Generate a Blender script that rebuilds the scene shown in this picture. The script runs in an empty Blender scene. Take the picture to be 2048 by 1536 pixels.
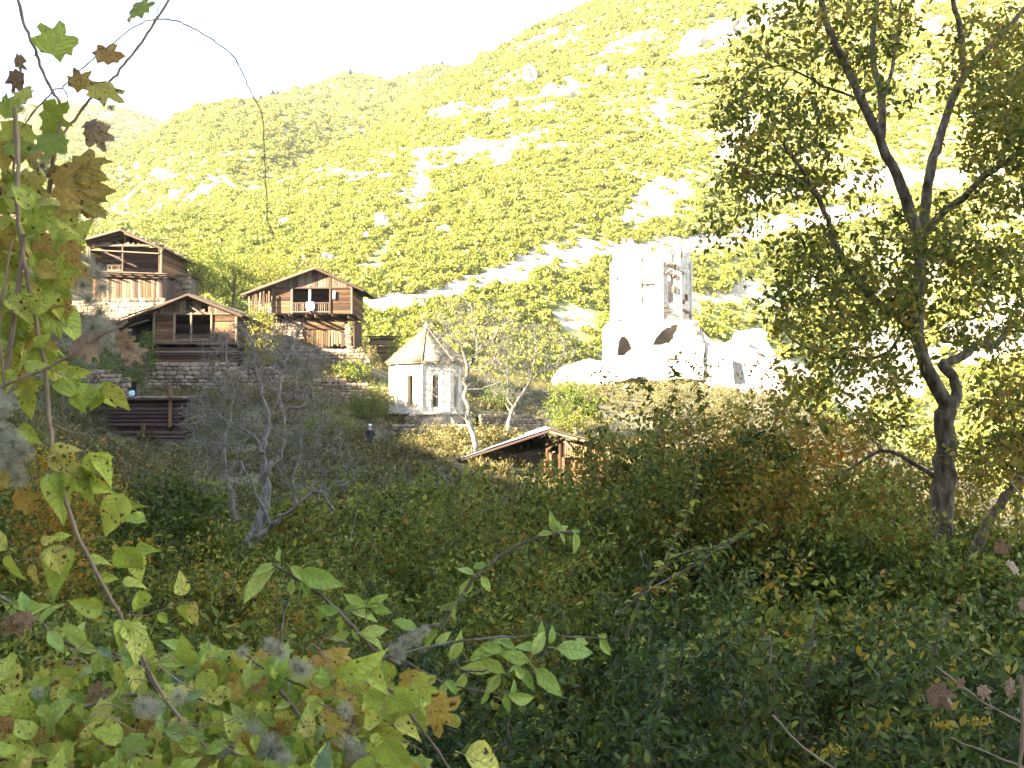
import bpy, bmesh, math, random
import numpy as np
from mathutils import Vector, Matrix
R = math.radians
rng = np.random.default_rng(7)
random.seed(7)
C = bpy.context.scene.collection
S = bpy.context.scene

# ------------------------------------------------------------------ camera, sky, sun, exposure
F, CX, CY, CAMZ = 2010.0, 1024.0, 768.0, 1.6
PITCH = math.atan((830 - 768) / F)
cd = bpy.data.cameras.new('camera'); cam = bpy.data.objects.new('camera', cd); C.objects.link(cam)
cam.location = (0, 0, CAMZ); cam.rotation_euler = (math.pi / 2 + PITCH, 0, 0)
cd.sensor_width = 36; cd.lens = 36 * F / 2048; cd.clip_end = 6000; cd.clip_start = .05
cd.dof.use_dof = True; cd.dof.focus_distance = 14; cd.dof.aperture_fstop = 16
S.camera = cam
SUN = Vector((-1.0, -.70, .46)).normalized()
w = bpy.data.worlds.new('World'); S.world = w; w.use_nodes = True
nt = w.node_tree; bg = nt.nodes['Background']
sky = nt.nodes.new('ShaderNodeTexSky'); sky.sky_type = 'NISHITA'; sky.sun_disc = False
sky.sun_elevation = math.asin(SUN.z); sky.sun_rotation = math.atan2(SUN.x, SUN.y)
sky.air_density = .8; sky.dust_density = .2; sky.ozone_density = 1.0
hs = nt.nodes.new('ShaderNodeHueSaturation'); hs.inputs['Saturation'].default_value = .82
nt.links.new(sky.outputs[0], hs.inputs['Color']); nt.links.new(hs.outputs[0], bg.inputs[0]); bg.inputs[1].default_value = .08
sl = bpy.data.lights.new('sun', 'SUN'); sl.energy = 5.0; sl.angle = R(.5); sl.color = (1, .90, .70)
so = bpy.data.objects.new('sun', sl); C.objects.link(so)
so.rotation_euler = SUN.to_track_quat('Z', 'Y').to_euler(); so.location = (-50, -40, 60)
S.view_settings.view_transform = 'Standard'; S.view_settings.look = 'None'
S.view_settings.gamma = 1; S.view_settings.use_curve_mapping = False
S.view_settings.exposure = 3.5
S.render.engine = 'CYCLES'
S.cycles.max_bounces = 6; S.cycles.diffuse_bounces = 3; S.cycles.transmission_bounces = 3
S.cycles.transparent_max_bounces = 6; S.cycles.use_denoising = True

# ------------------------------------------------------------------ helpers
cP, sP = math.cos(PITCH), math.sin(PITCH)
def P(px, py, Y):
    a = (px - CX) / F; b = (CY - py) / F
    y = cP - b * sP; z = sP + b * cP
    t = Y / y
    return np.array((a * t, Y, CAMZ + z * t))
def proj(p):
    p = np.atleast_2d(p); y = p[:, 1]; z = p[:, 2] - CAMZ
    f = y * cP + z * sP; u = -y * sP + z * cP
    return CX + F * p[:, 0] / f, CY - F * u / f

def hash2(ix, iy, seed):
    h = (ix.astype(np.int64) * 374761393 + iy.astype(np.int64) * 668265263 + seed * 982451653) & 0xffffffff
    h = ((h ^ (h >> 13)) * 1274126177) & 0xffffffff
    return ((h ^ (h >> 16)) & 0xffff) / 65535.0
def vnoise(x, y, seed=0):
    x = np.asarray(x, float); y = np.asarray(y, float)
    ix = np.floor(x); iy = np.floor(y); fx = x - ix; fy = y - iy
    fx = fx * fx * (3 - 2 * fx); fy = fy * fy * (3 - 2 * fy)
    a = hash2(ix, iy, seed); b = hash2(ix + 1, iy, seed); c = hash2(ix, iy + 1, seed); d = hash2(ix + 1, iy + 1, seed)
    return (a * (1 - fx) + b * fx) * (1 - fy) + (c * (1 - fx) + d * fx) * fy
def fbm(x, y, s, o=4, seed=0):
    v = 0; a = 1; t = 0
    for k in range(o):
        v = v + a * (vnoise(x / s + k * 17.3, y / s - k * 9.1, seed + k) - .5); t += a; a *= .5; s *= .5
    return v / t * 2

ORG = {}
def tag(o, label=None, cat=None, group=None, kind=None):
    if label: o['label'] = label
    if cat: o['category'] = cat
    if group: o['group'] = group
    if kind: o['kind'] = kind
    return o
def thing(name, label, cat, loc=(0, 0, 0), rz=0, group=None):
    o = bpy.data.objects.new(name, None); C.objects.link(o)
    o.location = loc; o.rotation_euler = (0, 0, rz); o.empty_display_size = .2
    ORG[o.name] = Matrix.Translation(Vector(loc)) @ Matrix.Rotation(rz, 4, 'Z')
    return tag(o, label, cat, group)
def link(name, me, parent=None, M=None):
    o = bpy.data.objects.new(name, me); C.objects.link(o)
    if parent is not None: o.parent = parent
    if M is not None: o.matrix_basis = M
    return o
def mesh_np(name, V, Fc, mat=None, rnd=None, smooth=False, extra=None):
    """V (n,3); Fc list of arrays (m,k)"""
    me = bpy.data.meshes.new(name)
    if not isinstance(Fc, (list, tuple)): Fc = [Fc]
    Fc = [np.asarray(f, np.int32) for f in Fc if len(f)]
    V = np.asarray(V, np.float32)
    loops = np.concatenate([f.ravel() for f in Fc])
    tot = np.concatenate([np.full(len(f), f.shape[1], np.int32) for f in Fc])
    st = np.concatenate([[0], np.cumsum(tot)[:-1]]).astype(np.int32)
    me.vertices.add(len(V)); me.vertices.foreach_set('co', V.ravel())
    me.loops.add(len(loops)); me.loops.foreach_set('vertex_index', loops)
    me.polygons.add(len(tot)); me.polygons.foreach_set('loop_start', st)
    try: me.polygons.foreach_set('loop_total', tot)
    except Exception: pass
    if smooth: me.polygons.foreach_set('use_smooth', np.ones(len(tot), bool))
    if rnd is not None:
        a = me.attributes.new('rnd', 'FLOAT', 'POINT'); a.data.foreach_set('value', np.asarray(rnd, np.float32))
    for k, v in (extra or {}).items():
        a = me.attributes.new(k, 'FLOAT', 'POINT'); a.data.foreach_set('value', np.asarray(v, np.float32))
    if mat: me.materials.append(mat)
    me.update(calc_edges=True); me.validate()
    return me

class Geo:
    def __init__(s): s.V = []; s.F = {}; s.r = []; s.n = 0
    def add(s, V, Fc, rnd=0.):
        V = np.asarray(V, float); 
        Fc = Fc if isinstance(Fc, (list, tuple)) and len(Fc) and isinstance(Fc[0], np.ndarray) and Fc[0].ndim == 2 else [np.asarray(Fc)]
        for f in Fc: s.F.setdefault(f.shape[1], []).append(f + s.n)
        s.V.append(V); s.r.append(np.broadcast_to(np.asarray(rnd, float), (len(V),))); s.n += len(V)
    def tube(s, pts, rad, sides=6, rnd=0., cap=False):
        pts = np.asarray(pts, float); n = len(pts); rad = np.broadcast_to(np.asarray(rad, float), (n,))
        T = np.gradient(pts, axis=0); T /= np.linalg.norm(T, axis=1)[:, None] + 1e-9
        ref = np.array([0, 0, 1.]) if abs(T[:, 2]).mean() < .8 else np.array([1., 0, 0])
        A = np.cross(T, ref); A /= np.linalg.norm(A, axis=1)[:, None] + 1e-9; B = np.cross(T, A)
        th = np.arange(sides) * 2 * np.pi / sides
        V = pts[:, None] + rad[:, None, None] * (np.cos(th)[None, :, None] * A[:, None] + np.sin(th)[None, :, None] * B[:, None])
        i = np.arange(n - 1)[:, None] * sides; j = np.arange(sides)[None]; k = (j + 1) % sides
        f = np.stack([i + j, i + k, i + sides + k, i + sides + j], -1).reshape(-1, 4)
        s.add(V.reshape(-1, 3), f, rnd)
    def leaves(s, pos, ax, nr, size, rnd, tv, tf):
        ax = ax / (np.linalg.norm(ax, axis=1)[:, None] + 1e-9)
        b = np.cross(nr, ax); b /= np.linalg.norm(b, axis=1)[:, None] + 1e-9; n = np.cross(ax, b)
        V = pos[:, None] + size[:, None, None] * (tv[None, :, 0, None] * b[:, None] + tv[None, :, 1, None] * ax[:, None] + tv[None, :, 2, None] * n[:, None])
        N = len(pos); f = (tf[None] + (np.arange(N) * len(tv))[:, None, None]).reshape(-1, tf.shape[1])
        s.add(V.reshape(-1, 3), f, np.repeat(rnd, len(tv)))
    def box(s, c, d, rnd=0.):
        c = np.array(c, float); d = np.array(d, float) / 2
        s.add(c + BOXV * d * 2, BOXF, rnd)
    def mesh(s, name, mat, org=(0, 0, 0), smooth=False):
        V = np.concatenate(s.V) - np.asarray(org)
        return mesh_np(name, V, [np.concatenate(v) for v in s.F.values()], mat, np.concatenate(s.r), smooth)
BOXV = np.array([(x, y, z) for z in (-.5, .5) for y in (-.5, .5) for x in (-.5, .5)], float)
BOXF = np.array([(0, 2, 3, 1), (4, 5, 7, 6), (0, 1, 5, 4), (2, 6, 7, 3), (0, 4, 6, 2), (1, 3, 7, 5)])

LEAF5 = np.array([(0, 0, 0), (-.25, .42, .07), (.25, .42, .07), (0, .5, -.01), (0, 1, -.16)]), np.array([(0, 3, 1), (0, 2, 3), (1, 3, 4), (3, 2, 4)])
LEAF7 = np.array([(0, 0, 0), (-.2, .25, .05), (.2, .25, .05), (-.24, .55, .06), (.24, .55, .06), (0, .45, -.02), (0, 1, -.2)]), np.array([(0, 5, 1), (0, 2, 5), (1, 5, 3), (5, 2, 4), (3, 5, 6), (5, 4, 6)])
def leafN():
    prof = [(.10, .10), (.28, .19), (.46, .215), (.64, .17), (.82, .085)]; V = [(0, 0, 0)]; F_ = []
    for y, w_ in prof: V += [(-w_, y, .05 - .12 * y * y), (0, y, -.02 - .12 * y * y), (w_, y, .05 - .12 * y * y)]
    V.append((0, 1, -.16)); F_ += [(0, 2, 1), (0, 3, 2)]
    for q in range(len(prof) - 1):
        a = 1 + 3 * q; F_ += [(a, a + 1, a + 4), (a, a + 4, a + 3), (a + 1, a + 2, a + 5), (a + 1, a + 5, a + 4)]
    a = 1 + 3 * (len(prof) - 1); F_ += [(a, a + 1, a + 3), (a + 1, a + 2, a + 3)]
    return np.array(V), np.array(F_)
LEAFN = leafN()
CLUMP = np.array([(-.5, 0, 0), (.5, 0, .1), (.42, .9, -.1), (-.4, 1, .05)]), np.array([(0, 1, 2), (0, 2, 3)])

# ------------------------------------------------------------------ materials
MATS = {}
def newmat(name):
    m = bpy.data.materials.new(name); m.use_nodes = True; m.node_tree.nodes.clear(); MATS[name] = m
    return m, m.node_tree.nodes, m.node_tree.links
def ramp(N, L, fac, stops):
    r = N.new('ShaderNodeValToRGB'); e = r.color_ramp.elements
    while len(e) < len(stops): e.new(.5)
    for k, (p, c) in enumerate(stops): e[k].position = p; e[k].color = (*c, 1)
    L.new(fac, r.inputs[0]); return r.outputs[0]
def math_(N, L, op, a, b):
    m = N.new('ShaderNodeMath'); m.operation = op
    for i, v in enumerate((a, b)):
        if isinstance(v, (int, float)): m.inputs[i].default_value = v
        else: L.new(v, m.inputs[i])
    return m.outputs[0]
def noise(N, L, scale, detail=4, vec=None, rough=.6, dist=0):
    t = N.new('ShaderNodeTexNoise'); t.inputs['Scale'].default_value = scale; t.inputs['Detail'].default_value = detail
    t.inputs['Roughness'].default_value = rough; t.inputs['Distortion'].default_value = dist
    if vec is not None: L.new(vec, t.inputs['Vector'])
    return t
def mixc(N, L, f, a, b, mode='MIX'):
    m = N.new('ShaderNodeMix'); m.data_type = 'RGBA'; m.blend_type = mode
    for i, v in ((0, f), (6, a), (7, b)):
        if isinstance(v, (int, float)): m.inputs[i].default_value = v
        elif isinstance(v, tuple): m.inputs[i].default_value = (*v, 1)
        else: L.new(v, m.inputs[i])
    return m.outputs[2]
def leaf_mat(name, stops, obj=False, trans=.35, spots=None, rough=.5, mott=6., spec=.3):
    m, N, L = newmat(name)
    if obj:
        oi = N.new('ShaderNodeObjectInfo'); fac = oi.outputs['Random']
    else:
        at = N.new('ShaderNodeAttribute'); at.attribute_name = 'rnd'; fac = at.outputs['Fac']
        if obj is None:
            oi = N.new('ShaderNodeObjectInfo')
            fac = math_(N, L, 'FRACT', math_(N, L, 'ADD', math_(N, L, 'MULTIPLY', fac, .45), math_(N, L, 'MULTIPLY', oi.outputs['Random'], .55)), 0)
    col = ramp(N, L, fac, stops)
    tc = N.new('ShaderNodeTexCoord')
    n1 = noise(N, L, mott, 3, tc.outputs['Object'])
    col = mixc(N, L, 1., col, ramp(N, L, n1.outputs[0], [(.3, (.72, .72, .72)), (.7, (1.2, 1.2, 1.15))]), 'MULTIPLY')
    vein = None
    if obj:
        sx = N.new('ShaderNodeSeparateXYZ'); L.new(tc.outputs['Object'], sx.inputs[0]); ab = math_(N, L, 'ABSOLUTE', sx.outputs[0], 0)
        w1 = math_(N, L, 'SINE', math_(N, L, 'SUBTRACT', math_(N, L, 'MULTIPLY', sx.outputs[1], 46), math_(N, L, 'MULTIPLY', ab, 40)), 0)
        w1 = math_(N, L, 'POWER', math_(N, L, 'MAXIMUM', w1, 0), 8); mid = math_(N, L, 'SUBTRACT', 1, math_(N, L, 'MULTIPLY', ab, 60)); mid = math_(N, L, 'MAXIMUM', mid, 0)
        vein = math_(N, L, 'MAXIMUM', math_(N, L, 'MULTIPLY', w1, .55), mid)
        col = mixc(N, L, math_(N, L, 'MULTIPLY', vein, .5), col, (.42, .48, .20))
    if spots:
        n2 = noise(N, L, spots, 2, tc.outputs['Object'])
        oi2 = N.new('ShaderNodeObjectInfo')
        sh = math_(N, L, 'ADD', n2.outputs[0], math_(N, L, 'MULTIPLY', oi2.outputs['Random'], .08))
        col = mixc(N, L, ramp(N, L, sh, [(.655, (0, 0, 0)), (.69, (1, 1, 1))]), col, (.085, .035, .012))
        n3 = noise(N, L, spots * .22, 2, tc.outputs['Object'])
        col = mixc(N, L, ramp(N, L, n3.outputs[0], [(.58, (0, 0, 0)), (.72, (.75, .75, .75))]), col, (.38, .33, .07))
    d = N.new('ShaderNodeBsdfPrincipled'); d.inputs['Roughness'].default_value = rough
    d.inputs['Specular IOR Level'].default_value = spec; L.new(col, d.inputs['Base Color'])
    if vein is not None:
        bp = N.new('ShaderNodeBump'); bp.inputs['Strength'].default_value = .55; bp.inputs['Distance'].default_value = .03
        L.new(math_(N, L, 'ADD', math_(N, L, 'MULTIPLY', n1.outputs[0], .9), math_(N, L, 'MULTIPLY', vein, -.5)), bp.inputs['Height']); L.new(bp.outputs[0], d.inputs['Normal'])
    t = N.new('ShaderNodeBsdfTranslucent'); L.new(col, t.inputs[0])
    mx = N.new('ShaderNodeMixShader'); mx.inputs[0].default_value = trans
    L.new(d.outputs[0], mx.inputs[1]); L.new(t.outputs[0], mx.inputs[2])
    o = N.new('ShaderNodeOutputMaterial'); L.new(mx.outputs[0], o.inputs[0])
    return m
def surf_mat(name, stops, scale=3., stretch=None, rough=.85, bump=.3, objrnd=0., metal=0., detail=6, dist=0., second=None, spec=.25):
    m, N, L = newmat(name)
    tc = N.new('ShaderNodeTexCoord'); vec = tc.outputs['Object']
    oi = N.new('ShaderNodeObjectInfo')
    mp = N.new('ShaderNodeMapping'); L.new(vec, mp.inputs[0])
    if stretch: mp.inputs['Scale'].default_value = stretch
    cb = N.new('ShaderNodeCombineXYZ')
    r10 = math_(N, L, 'MULTIPLY', oi.outputs['Random'], 37.)
    for k in range(3): L.new(r10, cb.inputs[k])
    L.new(cb.outputs[0], mp.inputs['Location'])
    n1 = noise(N, L, scale, detail, mp.outputs[0], dist=dist)
    f = n1.outputs[0]
    if objrnd: f = math_(N, L, 'ADD', f, math_(N, L, 'MULTIPLY', math_(N, L, 'SUBTRACT', oi.outputs['Random'], .5), objrnd))
    col = ramp(N, L, f, stops)
    if second:
        n2 = noise(N, L, second[0], 4, vec)
        col = mixc(N, L, ramp(N, L, n2.outputs[0], [(second[2], (0, 0, 0)), (second[2] + .12, (1, 1, 1))]), col, second[1])
    d = N.new('ShaderNodeBsdfPrincipled'); d.inputs['Roughness'].default_value = rough; d.inputs['Metallic'].default_value = metal
    d.inputs['Specular IOR Level'].default_value = spec
    L.new(col, d.inputs['Base Color'])
    if bump:
        b = N.new('ShaderNodeBump'); b.inputs['Strength'].default_value = bump; b.inputs['Distance'].default_value = .03
        L.new(n1.outputs[0], b.inputs['Height']); L.new(b.outputs[0], d.inputs['Normal'])
    o = N.new('ShaderNodeOutputMaterial'); L.new(d.outputs[0], o.inputs[0])
    return m

G1, G2, G3 = (.035, .075, .016), (.06, .115, .02), (.10, .15, .03)
YEL, ORA, BRN = (.38, .27, .03), (.33, .13, .02), (.12, .06, .025)
M_bush = leaf_mat('shrub_leaf', [(0, (.056, .075, .013)), (.35, (.125, .15, .022)), (.62, (.23, .24, .038)), (.82, (.33, .33, .055)), (.93, YEL), (1, ORA)], spec=.15)
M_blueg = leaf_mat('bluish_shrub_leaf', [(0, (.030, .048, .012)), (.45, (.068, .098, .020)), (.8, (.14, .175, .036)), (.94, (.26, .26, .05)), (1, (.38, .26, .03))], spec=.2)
M_orange = leaf_mat('autumn_leaf', [(0, (.058, .072, .013)), (.3, (.135, .145, .02)), (.5, (.27, .23, .03)), (.75, (.48, .28, .035)), (1, (.40, .14, .02))], spec=.15)
M_tree = leaf_mat('tree_leaf', [(0, (.075, .095, .013)), (.4, (.19, .19, .024)), (.66, (.32, .26, .038)), (.84, (.42, .25, .035)), (1, (.26, .12, .03))], trans=.5)
M_green = leaf_mat('fresh_leaf', [(0, (.07, .11, .012)), (.45, (.16, .19, .02)), (.8, (.27, .26, .035)), (1, (.38, .28, .035))], trans=.3)
M_weed = leaf_mat('weed_leaf', [(0, (.06, .06, .014)), (.5, (.13, .115, .033)), (.8, (.22, .165, .06)), (1, (.27, .22, .05))])
M_dry = leaf_mat('dry_bush_leaf', [(0, (.09, .09, .03)), (.5, (.17, .15, .05)), (1, (.27, .19, .07))], trans=.3)
M_mount = leaf_mat('mountain_shrub_leaf', [(0, (.11, .135, .016)), (.4, (.20, .215, .026)), (.75, (.29, .27, .038)), (1, (.40, .32, .07))], obj=None, trans=.25, mott=.6)
M_conifer = leaf_mat('conifer_needles', [(0, (.02, .035, .015)), (1, (.04, .06, .02))], trans=.1)
M_clem = leaf_mat('clematis_leaf', [(0, (.32, .38, .04)), (.45, (.46, .50, .06)), (.75, (.55, .54, .08)), (.93, (.60, .50, .10)), (1, (.54, .40, .07))], obj=True, trans=.3, spots=7, mott=2.5, spec=.4)
M_maple = leaf_mat('lobed_leaf', [(0, (.24, .29, .035)), (.5, (.42, .44, .055)), (.8, (.54, .47, .07)), (1, (.44, .27, .05))], obj=True, trans=.35, spots=4, mott=2.5)
M_gold = leaf_mat('yellowed_leaf', [(0, (.42, .30, .05)), (.6, (.45, .28, .04)), (1, (.40, .20, .05))], obj=True, trans=.3, spots=6, mott=3)
M_brown = leaf_mat('withered_leaf', [(0, (.20, .10, .06)), (.6, (.32, .19, .10)), (1, (.42, .27, .15))], obj=True, trans=.2, spots=9, mott=3)
M_apple = leaf_mat('apple_leaf', [(0, (.23, .33, .05)), (.6, (.38, .47, .08)), (.9, (.45, .50, .10)), (1, (.14, .23, .13))], obj=True, trans=.28, mott=2.5, spec=.4)
M_bark = surf_mat('bark', [(.32, (.05, .035, .022)), (.5, (.15, .108, .07)), (.74, (.34, .28, .205))], 13, (1, 1, .35), bump=1., detail=8)
M_barkgrey = surf_mat('grey_bark', [(.32, (.10, .08, .06)), (.52, (.24, .195, .155)), (.74, (.42, .36, .30))], 13, (1, 1, .35), bump=1., detail=8)
M_barkpale = surf_mat('pale_bark', [(.3, (.06, .052, .042)), (.55, (.14, .125, .105)), (.75, (.25, .23, .20))], 11, (1, 1, .4), bump=.9)
M_stem = surf_mat('vine_stem', [(.3, (.20, .12, .07)), (.7, (.38, .27, .17))], 30, (1, 1, .2), bump=.4)
M_stemg = surf_mat('green_stem', [(.3, (.14, .14, .05)), (.7, (.28, .24, .12))], 30, bump=.2)
M_fluff = leaf_mat('seed_fluff', [(0, (.32, .29, .20)), (1, (.55, .50, .38))], trans=.4, mott=30)
M_wood = surf_mat('warm_plank', [(.32, (.022, .011, .006)), (.5, (.11, .054, .024)), (.72, (.26, .145, .07))], 3.2, (.7, 9, 9), objrnd=.3, bump=.5)
M_woodg = surf_mat('weathered_plank', [(.32, (.035, .02, .012)), (.5, (.135, .088, .055)), (.72, (.29, .21, .14))], 3.2, (.7, 9, 9), objrnd=.3, bump=.5)
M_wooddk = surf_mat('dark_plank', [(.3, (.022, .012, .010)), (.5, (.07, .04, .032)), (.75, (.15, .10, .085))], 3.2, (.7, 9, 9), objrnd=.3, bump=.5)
M_roofw = surf_mat('roof_board', [(.3, (.05, .038, .025)), (.55, (.15, .12, .085)), (.78, (.30, .25, .19))], 3.2, (.7, 9, 9), objrnd=.35, bump=.5)
M_verge = surf_mat('dark_verge_wood', [(.3, (.03, .018, .01)), (.5, (.085, .052, .032)), (.75, (.19, .13, .085))], 3.2, (.7, 9, 9), objrnd=.3, bump=.5)
M_stone = surf_mat('rubble_stone', [(.25, (.085, .058, .036)), (.5, (.20, .145, .095)), (.78, (.36, .275, .19))], 2.2, objrnd=.4, bump=.6)
M_core = surf_mat('wall_mortar', [(.3, (.06, .048, .035)), (.7, (.15, .12, .09))], 6, bump=.5)
M_ashlar = surf_mat('pale_ashlar', [(.25, (.34, .28, .215)), (.5, (.46, .40, .32)), (.75, (.56, .51, .43))], 1.3, objrnd=.25, bump=.5, second=(1.2, (.26, .17, .11), .66))
M_slab = surf_mat('roof_slab_stone', [(.25, (.12, .088, .055)), (.5, (.21, .165, .11)), (.75, (.30, .25, .18))], 1.6, objrnd=.3, bump=.6, second=(.9, (.16, .16, .07), .6))
M_rock = surf_mat('outcrop_rock', [(.25, (.20, .17, .14)), (.5, (.42, .37, .31)), (.75, (.56, .52, .46))], .35, bump=.8)
M_metal = surf_mat('galvanised_sheet', [(.3, (.45, .47, .48)), (.7, (.66, .68, .70))], 2, metal=.75, rough=.38, bump=.1)
M_rust = surf_mat('rusty_sheet', [(.3, (.15, .075, .035)), (.55, (.27, .15, .075)), (.8, (.36, .24, .14))], 3, bump=.2, rough=.7)
M_cloth = surf_mat('white_cloth', [(.3, (.62, .62, .62)), (.7, (.8, .8, .8))], 8, bump=.2)
M_blue = surf_mat('blue_plastic', [(.3, (.25, .42, .5)), (.7, (.5, .65, .7))], 8, bump=.1, rough=.4)
M_skin = surf_mat('skin', [(.3, (.38, .22, .15)), (.7, (.48, .30, .21))], 8, bump=0)
M_coat = surf_mat('dark_coat', [(.3, (.015, .014, .018)), (.7, (.05, .045, .05))], 12, bump=.2)
M_trous = surf_mat('dark_trousers', [(.3, (.02, .016, .016)), (.7, (.05, .04, .035))], 12, bump=.2)
M_river = surf_mat('river_water', [(.35, (.42, .48, .46)), (.7, (.62, .66, .62))], .05, rough=.25, bump=.05)

def ground_mat():
    m, N, L = newmat('ground_soil')
    tc = N.new('ShaderNodeTexCoord'); v = tc.outputs['Object']
    n1 = noise(N, L, .35, 8, v); n2 = noise(N, L, 3.5, 8, v); n3 = noise(N, L, 22, 4, v)
    c = ramp(N, L, n1.outputs[0], [(.35, (.06, .075, .022)), (.5, (.11, .10, .04)), (.62, (.19, .14, .085)), (.75, (.27, .22, .15))])
    c = mixc(N, L, .55, c, ramp(N, L, n2.outputs[0], [(.3, (.04, .045, .02)), (.55, (.14, .11, .06)), (.75, (.26, .21, .14))]))
    d = N.new('ShaderNodeBsdfPrincipled'); d.inputs['Roughness'].default_value = .95; L.new(c, d.inputs['Base Color'])
    b = N.new('ShaderNodeBump'); b.inputs['Strength'].default_value = .8; b.inputs['Distance'].default_value = .15
    L.new(math_(N, L, 'ADD', n2.outputs[0], math_(N, L, 'MULTIPLY', n3.outputs[0], .3)), b.inputs['Height']); L.new(b.outputs[0], d.inputs['Normal'])
    o = N.new('ShaderNodeOutputMaterial'); L.new(d.outputs[0], o.inputs[0]); return m
def mountain_mat():
    m, N, L = newmat('mountain_slope')
    tc = N.new('ShaderNodeTexCoord'); v = tc.outputs['Object']
    n1 = noise(N, L, .018, 8, v); n2 = noise(N, L, .12, 8, v, dist=.6); n3 = noise(N, L, 1.1, 5, v)
    grass = ramp(N, L, n2.outputs[0], [(.35, (.17, .18, .035)), (.55, (.25, .235, .07)), (.75, (.36, .31, .15))])
    soil = ramp(N, L, n3.outputs[0], [(.3, (.24, .19, .12)), (.55, (.40, .34, .25)), (.8, (.54, .48, .39))])
    at = N.new('ShaderNodeAttribute'); at.attribute_name = 'soil'
    f = math_(N, L, 'ADD', at.outputs['Fac'], math_(N, L, 'MULTIPLY', math_(N, L, 'SUBTRACT', n2.outputs[0], .5), 1.3))
    f = math_(N, L, 'ADD', f, math_(N, L, 'MULTIPLY', math_(N, L, 'SUBTRACT', n3.outputs[0], .5), .5))
    c = mixc(N, L, ramp(N, L, f, [(.42, (0, 0, 0)), (.56, (1, 1, 1))]), grass, soil)
    d = N.new('ShaderNodeBsdfPrincipled'); d.inputs['Roughness'].default_value = .95; L.new(c, d.inputs['Base Color'])
    b = N.new('ShaderNodeBump'); b.inputs['Strength'].default_value = 1; b.inputs['Distance'].default_value = 1.5
    L.new(math_(N, L, 'ADD', n2.outputs[0], math_(N, L, 'MULTIPLY', n3.outputs[0], .25)), b.inputs['Height']); L.new(b.outputs[0], d.inputs['Normal'])
    o = N.new('ShaderNodeOutputMaterial'); L.new(d.outputs[0], o.inputs[0]); return m
M_ground = ground_mat(); M_mtn = mountain_mat()

# ------------------------------------------------------------------ village slope and the hill behind the viewer
ctl = [(0, 0, 0), (-3, -2, .3), (3, -1, -.1), (0, 8, -1.3), (5, 8, -1.5), (-5, 9, -.9), (0, 20, -3.0), (8, 20, -3.6), (-9, 18, -1.6),
       (18, 12, -4), (20, 35, -8), (38, 60, -12), (60, 30, -20)]
for q in [(490, 1140, 24), (700, 1045, 42), (230, 1010, 42), (300, 915, 60), (320, 806, 68), (400, 734, 80), (400, 794, 73), (300, 792, 73), (470, 796, 73), (650, 705, 83), (560, 712, 80),
          (760, 745, 85), (850, 868, 68), (950, 900, 51), (1015, 890, 52), (250, 642, 86), (150, 560, 93), (40, 480, 98), (740, 907, 62), (1100, 995, 49), (870, 960, 47), (1000, 855, 85),
          (1150, 775, 118), (1400, 775, 120), (1560, 800, 118), (1800, 905, 112), (2048, 1010, 108), (1885, 1180, 13), (640, 790, 75), (480, 800, 66), (100, 860, 50), (-100, 700, 60),
          (500, 650, 115), (350, 640, 105), (200, 600, 130), (800, 740, 130), (1100, 790, 150), (0, 540, 150), (420, 620, 97), (600, 660, 104)]:
    ctl.append(tuple(P(*q)))
ctl += [(-30, 150, 14), (20, 185, -6), (70, 180, -25), (120, 150, -45), (120, 60, -45), (120, -20, -40), (110, 190, -46), (-80, 170, 26), (-190, 100, 45), (-120, 60, 40), (60, -60, 5), (150, -120, 0), (40, -120, 25)]
rb = np.array((-72., 33.)); rd = np.array((.573, -.82))
for s_, h_ in ((-60, 32), (-30, 31.5), (-7, 32.5), (10, 29.5), (20, 26), (33, 23.5), (48, 31), (70, 34), (100, 36)):
    q = rb + rd * s_; ctl.append((q[0], q[1], h_)); q2 = q - np.array((.82, .573)) * 45; ctl.append((q2[0], q2[1], h_ + 2))
ctl = np.array(ctl)
def tps(r2): return .5 * r2 * np.log(r2 + 1e-6)
def fit():
    X = ctl[:, :2] / 100; n = len(X); D = ((X[:, None] - X[None]) ** 2).sum(-1)
    A = np.zeros((n + 3, n + 3)); A[:n, :n] = tps(D) + np.eye(n) * 2e-5; A[:n, n] = 1; A[:n, n + 1:] = X; A[n, :n] = 1; A[n + 1:, :n] = X.T
    return np.linalg.solve(A, np.concatenate([ctl[:, 2], [0, 0, 0]])), X
WT, XT = fit()
def ground_h(x, y, detail=True):
    x = np.atleast_1d(np.asarray(x, float)); y = np.atleast_1d(np.asarray(y, float))
    q = np.stack([x, y], -1) / 100
    out = np.zeros(len(q))
    for k in range(0, len(q), 20000):
        p = q[k:k + 20000]; D = ((p[:, None] - XT[None]) ** 2).sum(-1)
        out[k:k + 20000] = tps(D) @ WT[:-3] + WT[-3] + p @ WT[-2:]
    if detail: out = out + fbm(x, y, 6, 4, 3) * .25
    return out
def gz(x, y): return float(ground_h(x, y)[0])
na, nr = 300, 190
rr = np.concatenate([[0.01], 1.0 * (200 / 1.0) ** (np.arange(nr - 1) / (nr - 2))]); aa = np.arange(na) * 2 * np.pi / na
gx = (rr[:, None] * np.sin(aa)[None]).ravel(); gy = (rr[:, None] * np.cos(aa)[None]).ravel()
V = np.stack([gx, gy, ground_h(gx, gy)], -1)
i = np.arange(nr - 1)[:, None] * na; j = np.arange(na)[None]; k = (j + 1) % na
Fq = np.stack([i + j, i + k, i + na + k, i + na + j], -1).reshape(-1, 4)
tag(link('ground', mesh_np('ground', V, Fq, M_ground, smooth=True)), kind='structure')

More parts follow.
